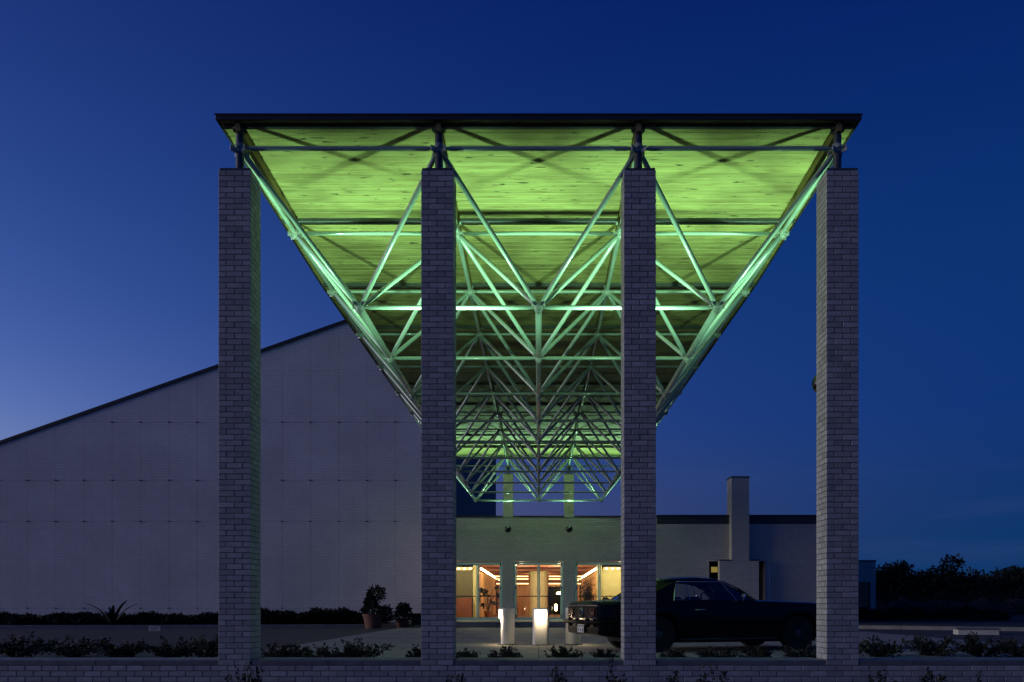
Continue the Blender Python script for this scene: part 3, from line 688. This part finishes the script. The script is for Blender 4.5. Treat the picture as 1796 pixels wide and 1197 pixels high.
# ------------------------------------------------------------------ plants
def leaf_mesh(m, centers, dirs, size, jitter=.4, asp=.5):
    for c, d in zip(centers, dirs):
        d = Vector(d) + Vector(rng.normal(0, jitter, 3)); d.normalize()
        s_ = d.cross(Vector(rng.normal(0, 1, 3)));
        if s_.length < 1e-3: continue
        s_.normalize(); l = size * rng.uniform(.6, 1.3); w = l * asp * .5; c = Vector(c); up = d.cross(s_) * l * .12
        m.add([c, c + d * l * .45 + s_ * w + up, c + d * l, c + d * l * .45 - s_ * w + up], [(0, 1, 2, 3)])
def shrub(x, y, z, rad, h, label, n_br=16, leaves=26, size=.055, name='shrub', group='low shrubs along the retaining wall', hmin=.45, spike=.0):
    root = empty(name, (x, y, z)); tag(root, label, 'shrub', group)
    st = MB(); fo = MB()
    for b in range(n_br):
        a = rng.uniform(0, 2 * math.pi); rr = rad * math.sqrt(rng.uniform(.05, 1)); hh = h * (rng.uniform(hmin, 1.0)) * (1 - .35 * (rr / rad) ** 2)
        if spike and rng.random() < .3: hh *= 1 + spike
        tip = Vector((rr * math.cos(a), rr * math.sin(a), hh)); base = Vector((rng.normal(0, .02), rng.normal(0, .02), -.02))
        mid = base.lerp(tip, .5) + Vector((rng.normal(0, .12 * rad), rng.normal(0, .12 * rad), .12 * h))
        pts = [base.lerp(mid, t) .lerp(mid.lerp(tip, t), t) for t in (0, .25, .5, .75, 1)]
        st.tube(pts, [.008, .007, .006, .004, .002], 4)
        C = []; D = []
        for q in range(leaves):
            t = rng.uniform(.25, 1.0); i = min(int(t * 4), 3); p = pts[i].lerp(pts[i + 1], t * 4 - i)
            C.append(p + Vector(rng.normal(0, size * .35, 3))); dd = (pts[i + 1] - pts[i]).normalized() * .6 + Vector((math.cos(a), math.sin(a), .3)) * .3 + Vector(rng.normal(0, .5, 3)); D.append(dd)
        leaf_mesh(fo, C, D, size)
    st.build('stems', M_BARK, root); fo.build('foliage', M_LEAF, root)
    return root
near = [(480, 12.2, .34, .30), (513, 12.4, .30, .28), (552, 12.1, .36, .29), (600, 12.4, .34, .32), (640, 12.2, .38, .40), (742, 12.3, .26, .26), (820, 12.0, .22, .22),
        (886, 12.2, .24, .26), (985, 12.2, .32, .27), (1066, 12.0, .20, .22), (1178, 12.2, .20, .22), (1258, 12.4, .34, .30), (1330, 12.2, .26, .27), (1402, 12.3, .30, .30)]
where = ['beside the corner column by the hall', 'second from the corner column by the hall', 'third from the corner column by the hall', 'fourth from the corner column by the hall',
         'tallest of the row below the clay pot', 'tucked against the column beside the glass doors', 'peeking out on the door side of the column', 'in front of the hall-side bollard',
         'in front of the car-side bollard', 'below the bumper of the black car', 'in front of the rear wheel of the car', 'in front of the car door', 'in front of the front fender of the car', 'tucked against the corner column by the car']
for (px, d, r_, h_), w in zip(near, where):
    shrub(PX(px, d), d, .0, r_, h_, 'small dark leafy shrub ' + w, 22, 34, .05)
for i, (px, d, r_, h_) in enumerate([(30, 13.6, .55, .42), (130, 13.8, .6, .36), (215, 13.5, .55, .30), (300, 13.4, .55, .34), (365, 13.3, .45, .36)]):
    shrub(PX(px, d), d, .0, r_, h_, 'dark shrub behind the retaining wall, %s from the frame edge on the hall side' % ['first', 'second', 'third', 'fourth', 'fifth'][i], 26, 34, .06)
for i, (px, d, r_, h_) in enumerate([(1550, 13.6, .5, .34), (1640, 13.8, .55, .38), (1720, 13.6, .5, .44), (1785, 13.4, .5, .40)]):
    shrub(PX(px, d), d, .0, r_, h_, 'dark shrub behind the retaining wall, %s beyond the corner column by the car' % ['first', 'second', 'third', 'fourth'][i], 26, 34, .06)
fore = [(432, 9.75, .30, .78, 'bushy dark plant at the foot of the corner column by the hall'), (975, 9.9, .14, .74, 'thin leafy sprig in front of the retaining wall below the middle bollard'),
        (1075, 9.8, .15, .78, 'thin leafy sprig in front of the wall below the car bumper'), (1190, 9.8, .22, .72, 'spreading twiggy plant below the column hiding the car'),
        (1250, 9.7, .20, .78, 'twiggy plant in front of the wall below the middle of the car'), (1545, 9.8, .18, .74, 'leafy sprig in front of the wall just past the corner column by the car'),
        (1632, 9.8, .22, .74, 'broad leafy sprig second past the corner column by the car'), (668, 9.8, .14, .64, 'tiny sprig in front of the wall between the hall-side columns'),
        (1715, 9.8, .18, .66, 'low leafy sprig in front of the wall farthest past the corner column'), (800, 9.8, .16, .63, 'tiny sprig in front of the wall below the door-side column')]
for px, d, r_, h_, lab in fore:
    shrub(PX(px, d), d, -.77, r_, h_ + .20, lab, 13 if r_ < .25 else 26, 46, .05, 'foreground_plant', 'plants growing in front of the retaining wall', .8, .10)

def hedge(name, x0, x1, y, h, w, n, label, zb=.1):
    root = empty(name, ((x0 + x1) / 2, y, zb)); tag(root, label, 'hedge')
    L = (x1 - x0) / 2; m = MB(); P = []; D = []
    X = rng.uniform(-L, L, n); T = rng.uniform(0, math.pi, n)
    prof = h * (.8 + .13 * np.sin(X * 2.3) + .1 * np.sin(X * 5.7 + 1) + .05 * np.sin(X * 13))
    for x, t, hh in zip(X, T, prof):
        rr = rng.uniform(.75, 1.03); P.append((x, w * math.cos(t) * rr, hh * math.sin(t) ** .6 * rr)); D.append((0, math.cos(t), math.sin(t) + .2))
    leaf_mesh(m, P, D, .16, .6, .55); m.build('foliage', M_LEAF, root)
    c = MB(); xs = np.linspace(-L, L, 60)
    c.rings([[(x, w * .7 * math.cos(t), max(.0, .72 * h * (.8 + .13 * math.sin(x * 2.3) + .1 * math.sin(x * 5.7 + 1)) * math.sin(t))) for t in np.linspace(0, math.pi, 9)] for x in xs])
    c.build('inner_twigs', M_BARK, root)
hedge('hedge', PX(462, 33), PX(645, 33), 32.6, .50, .5, 5000, 'dark low hedge at the hall wall beside the clay pot')
hedge('hedge', -24, PX(395, 32), 32.0, .36, .6, 7000, 'long dark low hedge at the hall wall behind the small sign')

def strap_plant(x, y, z, n, l, w, label, name='agave', spread=.9, mat=M_LEAF):
    root = empty(name, (x, y, z)); tag(root, label, 'plant', 'spiky plants at the hall wall')
    for i in range(n):
        a = 2 * math.pi * i / n + rng.normal(0, .25); el = rng.uniform(.55, 1.35); ll = l * rng.uniform(.7, 1.1); m = MB(); L_ = []; R_ = []
        for k in range(7):
            t = k / 6; out = ll * t * math.cos(el) * spread + .25 * ll * t * t; zz = ll * t * math.sin(el) - .30 * ll * t * t * t
            c = Vector((out * math.cos(a), out * math.sin(a), zz)); s_ = Vector((-math.sin(a), math.cos(a), .15)) * w * (1 - t ** 2.2) * (.6 + .8 * t if t < .3 else .84)
            L_.append(c + s_); R_.append(c - s_)
        v = [p for q in zip(L_, R_) for p in q]; f = [(2 * k, 2 * k + 1, 2 * k + 3, 2 * k + 2) for k in range(6)]
        m.add(v, f); m.build('leaf', mat, root, 60)
strap_plant(PX(205, 31.5), 31.2, .1, 15, 1.35, .085, 'big spiky agave with arching leaves at the hall wall')
for px, l, lab in ((90, .55, 'first'), (132, .5, 'second'), (245, .45, 'third'), (288, .5, 'fourth'), (12, .5, 'fifth')):
    strap_plant(PX(px, 31), 31, .1, 14, l, .03, 'small spiky plant at the hall wall, ' + {'first': 'two spikes before the agave', 'second': 'next to the agave toward the frame edge', 'third': 'next to the agave toward the sign', 'fourth': 'behind the small white sign', 'fifth': 'at the frame edge'}[lab], 'spiky_plant')

def potted(px, d, pr_, ph, label, kind):
    x = PX(px, d); root = empty('potted_plant', (x, d, .0)); tag(root, label, 'potted plant', 'clay pots by the hall wall')
    MB().lathe([(pr_ * .76, 0), (pr_ * .97, ph * .82), (pr_ * .97, ph * .83), (pr_ * 1.06, ph * .84), (pr_ * 1.06, ph), (pr_ * .95, ph), (pr_ * .93, ph * .9), (.02, ph * .9)], n=28).build('pot', M_TERRA, root, 35)
    MB().lathe([(pr_ * .92, 0), (.01, .03)], n=20).build('potting_soil', M_SOIL, root, 35, (0, 0, ph * .9))
    fo = MB(); st = MB()
    if kind == 'big':
        blobs = [(0, 0, ph + .12, .42, .20), (.10, 0, ph + .72, .30, .27), (-.1, .05, ph + .42, .20, .2), (.42, .1, ph + .0, .18, .3)]
    else: blobs = [(0, 0, ph + .15, .38, .2), (.05, 0, ph + .42, .2, .18)]
    for bx, by, bz_, br_, bh in blobs:
        st.tube([(0, 0, ph * .9), (bx * .5, by * .5, (ph + bz_) / 2), (bx, by, bz_)], [.02, .016, .008], 5)
        P = rng.normal(0, 1, (420, 3)); P /= np.linalg.norm(P, axis=1)[:, None]; rr = rng.uniform(.45, 1.05, 420)[:, None]; D = P.copy(); P = P * rr * [br_, br_, bh] + [bx, by, bz_]
        leaf_mesh(fo, P, D, .11, .7, .6)
    st.build('stems', M_BARK, root); fo.build('foliage', M_LEAF, root)
potted(655, 30.4, .36, .50, 'large clay pot with a leafy bush at the hall wall', 'big')
potted(706, 31.0, .24, .26, 'smaller clay pot with a low bush next to the large pot', 'small')
o = empty('gate_post', (PX(741, 31), 31.2, .0)); tag(o, 'short white post beside the small clay pot', 'post')
MB().box(-.07, .07, -.07, .07, 0, .70, .01).build('shaft', M_WHITECONC, o); MB().box(-.085, .085, -.085, .085, .701, .74, .006).build('cap', M_WHITECONC, o)
MB().box(-.42, -.075, -.02, .02, .1, .52, .005).build('gate_panel', M_BARK, o)

o = empty('small_sign', (PX(271, 26.6), 26.6, 0)); tag(o, 'small white sign on short stakes in front of the long hedge', 'sign')
MB().box(-.175, .175, -.008, .008, .0, .16, .003).build('board', M_WHITECONC, o, None, (0, 0, .02))
for s in (-1, 1): MB().box(-.012, .012, .009, .03, -.05, .17).build('stake', M_BARK, o, None, (s * .12, 0, 0))
for k in range(3): MB().box(-.13, .13 - .05 * (k == 2), -.0105, -.0085, .135 - k * .04, .148 - k * .04).build('text_line', M_INK, o, None, (0, 0, 0))

o = empty('concrete_plinth', (PX(1716, 24.0), 24.0, 0)); tag(o, 'low white concrete plinth on the ground in front of the trees', 'plinth')
MB().box(-.52, .52, -.02, .6, -.02, .14, .01).build('block', M_WHITECONC, o); MB().box(-.56, .56, -.05, .64, .141, .19, .008).build('cap', M_COPING, o); o.rotation_euler.z = R(-14)

# trees beyond the lot
def tree(x, y, h, w, label, n=5200, bare=False):
    root = empty('tree', (x, y, 0)); tag(root, label, 'tree', 'dark trees beyond the lot')
    tr = MB(); tr.tube([(0, 0, -.1), (.1, 0, h * .3), (.0, .1, h * .6)], [.22, .16, .07], 8)
    fo = MB(); tips = []
    for b in range(26):
        a = rng.uniform(0, 6.283); rr = w * math.sqrt(rng.uniform(.02, 1)) * .85; zz = h * (.15 + .78 * rng.random() * math.sqrt(max(.05, 1 - (rr / w) ** 2)))
        tip = Vector((rr * math.cos(a), rr * math.sin(a), zz)); tips.append(tip)
        tr.tube([(0, 0, min(h * .25, zz * .5)), Vector((0, 0, zz * .7)).lerp(tip, .5), tip], [.07, .05, .015], 5)
        if bare:
            for _ in range(6):
                e_ = tip + Vector((rng.normal(0, .5), rng.normal(0, .5), rng.uniform(.2, 1.1))); tr.tube([tip, tip.lerp(e_, .5) + Vector((.08, 0, .05)), e_], [.015, .012, .006], 4)
    k = n // 26
    for t in tips:
        P = rng.normal(0, 1, (k, 3)); P /= np.linalg.norm(P, axis=1)[:, None]; rr = rng.uniform(.3, 1.0, k)[:, None]; rad = w * rng.uniform(.28, .46)
        leaf_mesh(fo, P * rr * [rad, rad, rad * .75] + np.array(t), P, .30, .8, .6)
    tr.build('trunk', M_BARK, root, 50); fo.build('crown', M_LEAF2, root)
T = [(1480, 74, 4.6, 3.0), (1552, 72, 5.0, 3.1), (1606, 78, 4.7, 2.8), (1668, 70, 4.9, 3.2), (1716, 76, 4.5, 2.8), (1765, 72, 4.5, 2.9), (1815, 70, 4.6, 3.0), (1880, 72, 5.0, 3.2)]
tl = ['behind the low side building', 'first rounded crown past the low side building', 'in the dip between the two rounded crowns', 'taller rounded crown above the white plinth',
      'just beyond the plinth toward the frame edge', 'with bare twigs near the frame edge', 'at the very frame edge', 'outermost one past the frame edge']
for (px, d, h_, w_), l in zip(T, tl):
    tree(PX(px, d), d, h_ * .93, w_, 'dark tree beyond the lot, ' + l, 6200 if w_ > 3 else 5200, 'twigs' in l or 'dip' in l)
hedge('undergrowth', 18, 60, 62, 1.9, 2.2, 9000, 'dark scrub below the distant trees', 0.0)
bpy.data.objects['undergrowth']['kind'] = 'stuff'
hedge('hedge', 11.2, 21.5, 40.2, .55, .6, 4500, 'dark low hedge below the window of the side building', .1)

# lobby plants and furniture
def lobby_plant(x, y, h, n, label, size, kind):
    root = empty('lobby_plant', (x, y, ZT)); tag(root, label, 'potted plant', 'plants inside the lobby')
    MB().lathe([(.15, 0), (.19, .30), (.2, .33), (.17, .33), (.16, .28), (.02, .28)], n=18).build('pot', M_WOODF, root, 35)
    fo = MB(); st = MB()
    for i in range(n):
        a = rng.uniform(0, 6.283); rr = rng.uniform(.1, .5); zz = h * rng.uniform(.35, 1); tip = Vector((rr * math.cos(a), rr * math.sin(a) * .6, zz))
        st.tube([(0, 0, .28), (tip.x * .4, tip.y * .4, zz * .75), tip], [.012, .009, .004], 4)
        if kind == 'broad': leaf_mesh(fo, [tip] * 2, [(math.cos(a), math.sin(a), -.4)] * 2, size, .35, .8)
        else: leaf_mesh(fo, [Vector((0, 0, .3)).lerp(tip, t) + Vector(rng.normal(0, .07, 3)) for t in rng.uniform(.3, 1, 26)], [(math.cos(a), math.sin(a), .1)] * 26, size, .7, .45)
    st.build('stems', M_BARK, root); fo.build('foliage', M_LEAF, root)
lobby_plant(-2.35, 40.6, 1.5, 16, 'broad leaved plant behind the hall-side door', .34, 'broad')
lobby_plant(2.35, 41.2, 1.95, 42, 'tall fine leaved plant behind the car-side door', .11, 'fine')
lobby_plant(3.25, 37.6, .92, 16, 'low arching plant before the yellow panel behind the car-side door', .34, 'broad')
def chair(x, y, rz, label):
    root = empty('lobby_chair', (x, y, ZT), rz); tag(root, label, 'chair', 'wooden chairs in the lobby')
    MB().box(-.23, .23, -.22, .22, .42, .46, .01).build('seat', M_WOODF, root)
    for sx in (-1, 1):
        for sy in (-1, 1): MB().tube([(sx * .21, sy * .2, 0), (sx * .19, sy * .18, .42)], [.016, .02], 6).build('leg', M_WOODF, root)
    pts = [(-.22, .2, .46), (-.23, .24, .7), (-.15, .27, .88), (0, .28, .93), (.15, .27, .88), (.23, .24, .7), (.22, .2, .46)]
    MB().tube(pts, .018, 6).build('back_hoop', M_WOODF, root, 50)
    for k in (-2, -1, 0, 1, 2): MB().tube([(k * .075, .2, .46), (k * .085, .27, .88 - .02 * abs(k))], .008, 5).build('spindle', M_WOODF, root)
chair(-1.05, 42.6, R(150), 'wooden hoop back chair behind the middle door, nearest the glass')
chair(-.95, 44.2, R(20), 'wooden hoop back chair behind the middle door, by the round pillar')
o = empty('lobby_table', (-1.5, 43.5, ZT)); tag(o, 'small round wooden table with chairs behind the middle door', 'table')
MB().lathe([(.45, .70), (.47, .715), (.47, .735), (.45, .74)], n=24).build('table_top', M_WOODF, o, 35); MB().lathe([(.22, 0), (.2, .03), (.04, .06), (.035, .6), (.1, .7)], n=14).build('pedestal', M_WOODF, o, 40)
o = empty('lobby_lamp', (1.3, 55.4, 1.55)); tag(o, 'small white glowing lamp by the dark doorway behind the middle door', 'lamp')
MB().lathe([(.05, -.07), (.15, -.05), (.13, .06), (.05, .1)], n=14).build('shade', E_BULB, o, 40); MB().tube([(0, 0, .09), (0, .3, .16), (0, .5, .16)], .012, 6).build('arm', M_BLACK, o)
o = empty('lobby_candle', (.95, 47.5, ZT)); tag(o, 'slim glowing floor light behind the middle door', 'lamp')
MB().lathe([(.10, 0), (.1, .03), (.02, .05), (.02, .3)], n=12).build('stand', M_BLACK, o); MB().lathe([(.03, .3), (.06, .33), (.06, .62), (.03, .66)], n=12).build('shade', E_BULB, o, 40)

# ------------------------------------------------------------------ parked car (rear toward the hall)
car = empty('parked_car', (1.03, 14.45, 0), R(17)); tag(car, 'black two door coupe parked behind the columns, tail lights toward the doors', 'car')
# local: x forward from the tail, y to the far side, z up; the near side is y = 0 .. far side y = 1.76
WCAR = 1.78; CY = WCAR / 2
xr, xf, rw_ = 1.08, 3.82, .365
sts = sorted(set([0, .04, .12, .3, .6, .9, 1.0, 1.9, 2.3, 2.7, 3.0, 3.2, 4.3, 4.45, 4.56, 4.62] + [round(xr + rw_ * math.cos(t), 3) for t in np.linspace(0, math.pi, 9)] + [round(xf + rw_ * math.cos(t), 3) for t in np.linspace(0, math.pi, 9)]))
I_ = lambda x, X, Y: float(np.interp(x, X, Y))
rings = []
for x in sts:
    zb = I_(x, [0, .12, .6, .75, 4.2, 4.45, 4.62], [.33, .30, .24, .19, .19, .28, .40])
    for xc in (xr, xf):
        if abs(x - xc) <= rw_ + 1e-4: zb = max(zb, .31 + math.sqrt(max(0, rw_ ** 2 - (x - xc) ** 2)))
    zt = I_(x, [0, .05, .35, .9, 1.3, 3.0, 3.3, 4.2, 4.5, 4.62], [.83, .875, .89, .90, .90, .90, .895, .865, .83, .78])
    hw = I_(x, [0, .04, .12, .4, 1.1, 2.3, 3.8, 4.4, 4.56, 4.62], [.80, .835, .855, .88, .89, .885, .88, .85, .82, .76])
    zm = max(.40, zb + .015); zc = max(.66, zb + .03)
    half = [(hw * .93, zb), (hw * .99, zm), (hw, zc), (hw * .975, zt - .07), (hw * .93, zt - .01), (hw * .86, zt + .006), (hw * .45, zt + .022), (0, zt + .028)]
    ring = [(x, CY - a, b) for a, b in half] + [(x, CY + a, b) for a, b in half[-2::-1]]
    rings.append(ring)
MB().rings(rings).build('body', M_CAR, car, 32)
MB().box(.75, 4.3, .25, WCAR - .25, .17, .33).build('underbody', M_RUBBER, car)
# rear panel, lights, bumper
rp = MB().box(-.012, -.001, .14, WCAR - .14, .60, .80).build('tail_panel', M_TRIMDARK, car)
for yc in (.33, WCAR - .33):
    for k in (-1, 0, 1):
        tl_ = MB().box(-.03, -.013, yc + k * .085 - .028, yc + k * .085 + .028, .615, .775, .006).build('tail_light', M_TAIL, car)
        MB().box(-.036, -.031, yc + k * .085 - .006, yc + k * .085 + .006, .61, .66).build('bezel', M_CHROME, tl_)
cp = MB().lathe([(.078, 0), (.082, .012), (.07, .03), (.02, .036)], n=20).mesh('fuel_cap', M_CHROME, 40); o = inst('fuel_cap', cp, car, (-.012, CY, .70)); o.rotation_mode = 'XYZ'; o.rotation_euler.y = R(-90)
cp2 = MB().lathe([(.052, 0), (.05, .01)], n=20).mesh('cap_centre', M_TRIMDARK, 40); o2 = inst('cap_centre', cp2, o, (0, 0, .031))
bp_ = [(.30, -.02, .535), (.06, -.0, .535), (-.055, .10, .53), (-.075, CY, .53), (-.055, WCAR - .10, .53), (.06, WCAR, .535), (.30, WCAR + .02, .535)]
MB().tube(bp_, .036, 8).build('bumper', M_TRIMDARK, car, 50)
for yy in (.45, WCAR - .45): MB().box(-.10, -.03, yy - .025, yy + .025, .45, .60, .01).build('bumper_guard', M_TRIMDARK, car)
lp = MB().box(-.035, -.028, CY - .155, CY + .155, .345, .485).build('licence_plate', M_PLATE, car)
for r_, z0, z1, cells in ((0, .43, .478, 4), (1, .352, .42, 3)):      # blurred two-row characters
    for k in range(cells):
        w = .30 / cells; y = CY - .15 + k * w
        MB().box(-.0375, -.0355, y + w * .2, y + w * .45, z0, z1).build('character', M_INK, lp); MB().box(-.0375, -.0355, y + w * .46, y + w * .8, z0 + (z1 - z0) * random.choice((.1, .45)), z1 - (z1 - z0) * .2).build('character', M_INK, lp)
MB().tube([(-.02, .14, .60), (-.022, CY, .597), (-.02, WCAR - .14, .60)], .006, 6).build('panel_trim', M_CHROME, car); MB().tube([(-.0, .12, .815), (-.012, CY, .822), (-.0, WCAR - .12, .815)], .006, 6).build('panel_trim', M_CHROME, car)
# greenhouse
ZBL, RW, BW = .905, .56, .74
roof_st = [(1.22, 1.215, .54), (1.34, 1.27, .565), (1.6, 1.305, .575), (1.95, 1.318, .575), (2.25, 1.305, .565), (2.44, 1.265, .55)]
rr_ = []
for x, z, hw in roof_st:
    top = [(-hw, z - .055), (-hw * .97, z - .018), (-hw * .8, z + .004), (0, z + .016), (hw * .8, z + .004), (hw * .97, z - .018), (hw, z - .055)]
    rr_.append([(x, CY + a, b) for a, b in top] + [(x, CY + a * .96, b - .03) for a, b in top[::-1]])
MB().rings(rr_).build('roof', M_CAR, car, 35)
for s in (-1, 1):
    def P(x, y, z): return Vector((x, CY + s * y, z))
    def panel(name, pts, mat, t=.02):
        q = [p + Vector((0, -s * t, 0)) for p in pts]; n = len(pts)
        return MB().add(pts + q, [tuple(range(n)), tuple(range(2 * n - 1, n - 1, -1))] + [(i, i + n, (i + 1) % n + n, (i + 1) % n) for i in range(n)]).build(name, mat, car)
    panel('rear_pillar', [P(.72, .70, ZBL - .02), P(1.40, BW, ZBL - .02), P(1.52, .585, 1.235), P(1.20, .545, 1.20)], M_CAR, .05)
    MB().tube([P(3.02, BW - .02, ZBL - .01), P(2.72, .65, 1.10), P(2.44, .55, 1.235)], .022, 8).build('windscreen_pillar', M_CAR, car, 40)
    panel('quarter_window', [P(1.42, BW - .01, ZBL), P(1.70, BW - .01, ZBL), P(1.66, .58, 1.235), P(1.54, .58, 1.235)], M_CARGLASS, .005)
    panel('door_window', [P(1.74, BW - .01, ZBL), P(2.62, BW - .01, ZBL), P(2.38, .575, 1.23), P(1.70, .58, 1.235)], M_CARGLASS, .005)
    panel('vent_window', [P(2.64, BW - .01, ZBL), P(2.96, BW - .015, ZBL), P(2.46, .57, 1.21), P(2.42, .575, 1.225)], M_CARGLASS, .005)
    MB().tube([P(1.41, BW, ZBL), P(1.46, .665, 1.08), P(1.53, .59, 1.235), P(2.4, .578, 1.24), P(2.70, .655, 1.10), P(3.0, BW - .01, ZBL)], .009, 6).build('window_trim', M_CHROME, car, 40)
    MB().tube([P(1.72, BW - .005, ZBL), P(1.68, .585, 1.235)], .010, 6).build('window_divider', M_CHROME, car); MB().tube([P(2.63, BW - .005, ZBL), P(2.40, .58, 1.228)], .008, 6).build('window_divider', M_CHROME, car)
    MB().tube([P(.75, .895, .255), P(2.4, .90, .25), P(3.4, .895, .255)] if False else [P(1.5, .845, .235), P(3.4, .845, .235)], .014, 6).build('sill_trim', M_DARKSTEEL, car)
    MB().tube([P(1.75, .875, .74), P(1.80, .905, .745), P(1.92, .905, .745), P(1.95, .875, .74)], .010, 6).build('door_handle', M_CHROME, car)
    MB().tube([P(2.7, .84, .90), P(2.68, .88, .97)], .008, 6).build('mirror_stalk', M_CHROME, car); MB().box(-.02, .02, -.045, .045, -.035, .035, .01).build('door_mirror', M_CHROME, car, None, P(2.67, .90, .99))
for s, xw in ((-1, xr), (1, xr), (-1, xf), (1, xf)):
    wr_ = bpy.data.objects.new('wheel', MB().lathe([(.20, -.09), (.29, -.10), (.318, -.08), (.325, 0), (.318, .08), (.29, .10), (.20, .09)], n=32).mesh('wheel', M_RUBBER, 40)); link(wr_, car)
    wr_.location = (xw, CY + s * .745, .325); wr_.rotation_euler.x = R(90) * (1 if s < 0 else -1)
    MB().lathe([(.205, .06), (.205, .085), (.17, .07), (.08, .075), (.06, .095), (.01, .10)], n=28).build('rim', M_DARKSTEEL, wr_, 40)
def quad(name, pts, mat): 
    n = len(pts); q = [(p[0], p[1], p[2] - .004) for p in pts]
    return MB().add(list(pts) + q, [tuple(range(n)), tuple(range(2 * n - 1, n - 1, -1))] + [(i, i + n, (i + 1) % n + n, (i + 1) % n) for i in range(n)]).build(name, mat, car)
quad('windscreen', [(3.02, CY - .70, ZBL + .01), (3.06, CY, ZBL + .015), (3.02, CY + .70, ZBL + .01), (2.45, CY + .54, 1.245), (2.47, CY, 1.27), (2.45, CY - .54, 1.245)], M_CARGLASS)
quad('rear_window', [(.76, CY - .66, ZBL), (.74, CY, ZBL + .01), (.76, CY + .66, ZBL), (1.22, CY + .5, 1.19), (1.21, CY, 1.215), (1.22, CY - .5, 1.19)], M_CARGLASS)
for yy, nm in ((.52, 'near'), (WCAR - .52, 'far')):
    MB().box(1.9, 2.0, yy - .24, yy + .24, .5, .97, .03).build('front_seat', M_TRIMDARK, car); 
MB().box(1.12, 1.25, .3, WCAR - .3, .5, .94, .03).build('rear_seat', M_TRIMDARK, car)
MB().box(2.78, 3.05, .2, WCAR - .2, .82, .925, .02).build('dashboard', M_TRIMDARK, car)
sw = [(2.62 - .05 * math.sin(t), WCAR - .5 + .17 * math.cos(t), .90 + .16 * math.sin(t)) for t in np.linspace(0, 2 * math.pi, 17)]
MB().tube(sw, .012, 6).build('steering_wheel', M_TRIMDARK, car); MB().box(2.50, 2.53, CY - .1, CY + .1, 1.15, 1.2, .01).build('rear_view_mirror', M_TRIMDARK, car)
MB().tube([(3.26, .13, .88), (3.262, .13, 1.15), (3.265, .13, 1.50)], [.005, .004, .003], 6).build('antenna', M_CHROME, car)
MB().box(4.60, 4.68, .15, WCAR - .15, .50, .58, .02).build('front_bumper', M_CHROME, car); MB().box(4.60, 4.635, .3, WCAR - .3, .6, .76, .01).build('grille', M_TRIMDARK, car)
hl_ = MB().lathe([(.09, 0), (.1, .02), (.06, .03)], n=18).mesh('headlight', M_CHROME, 40)
for yy in (.22, WCAR - .22): o = inst('headlight', hl_, car, (4.6, yy, .68)); o.rotation_mode = 'XYZ'; o.rotation_euler.y = R(90)
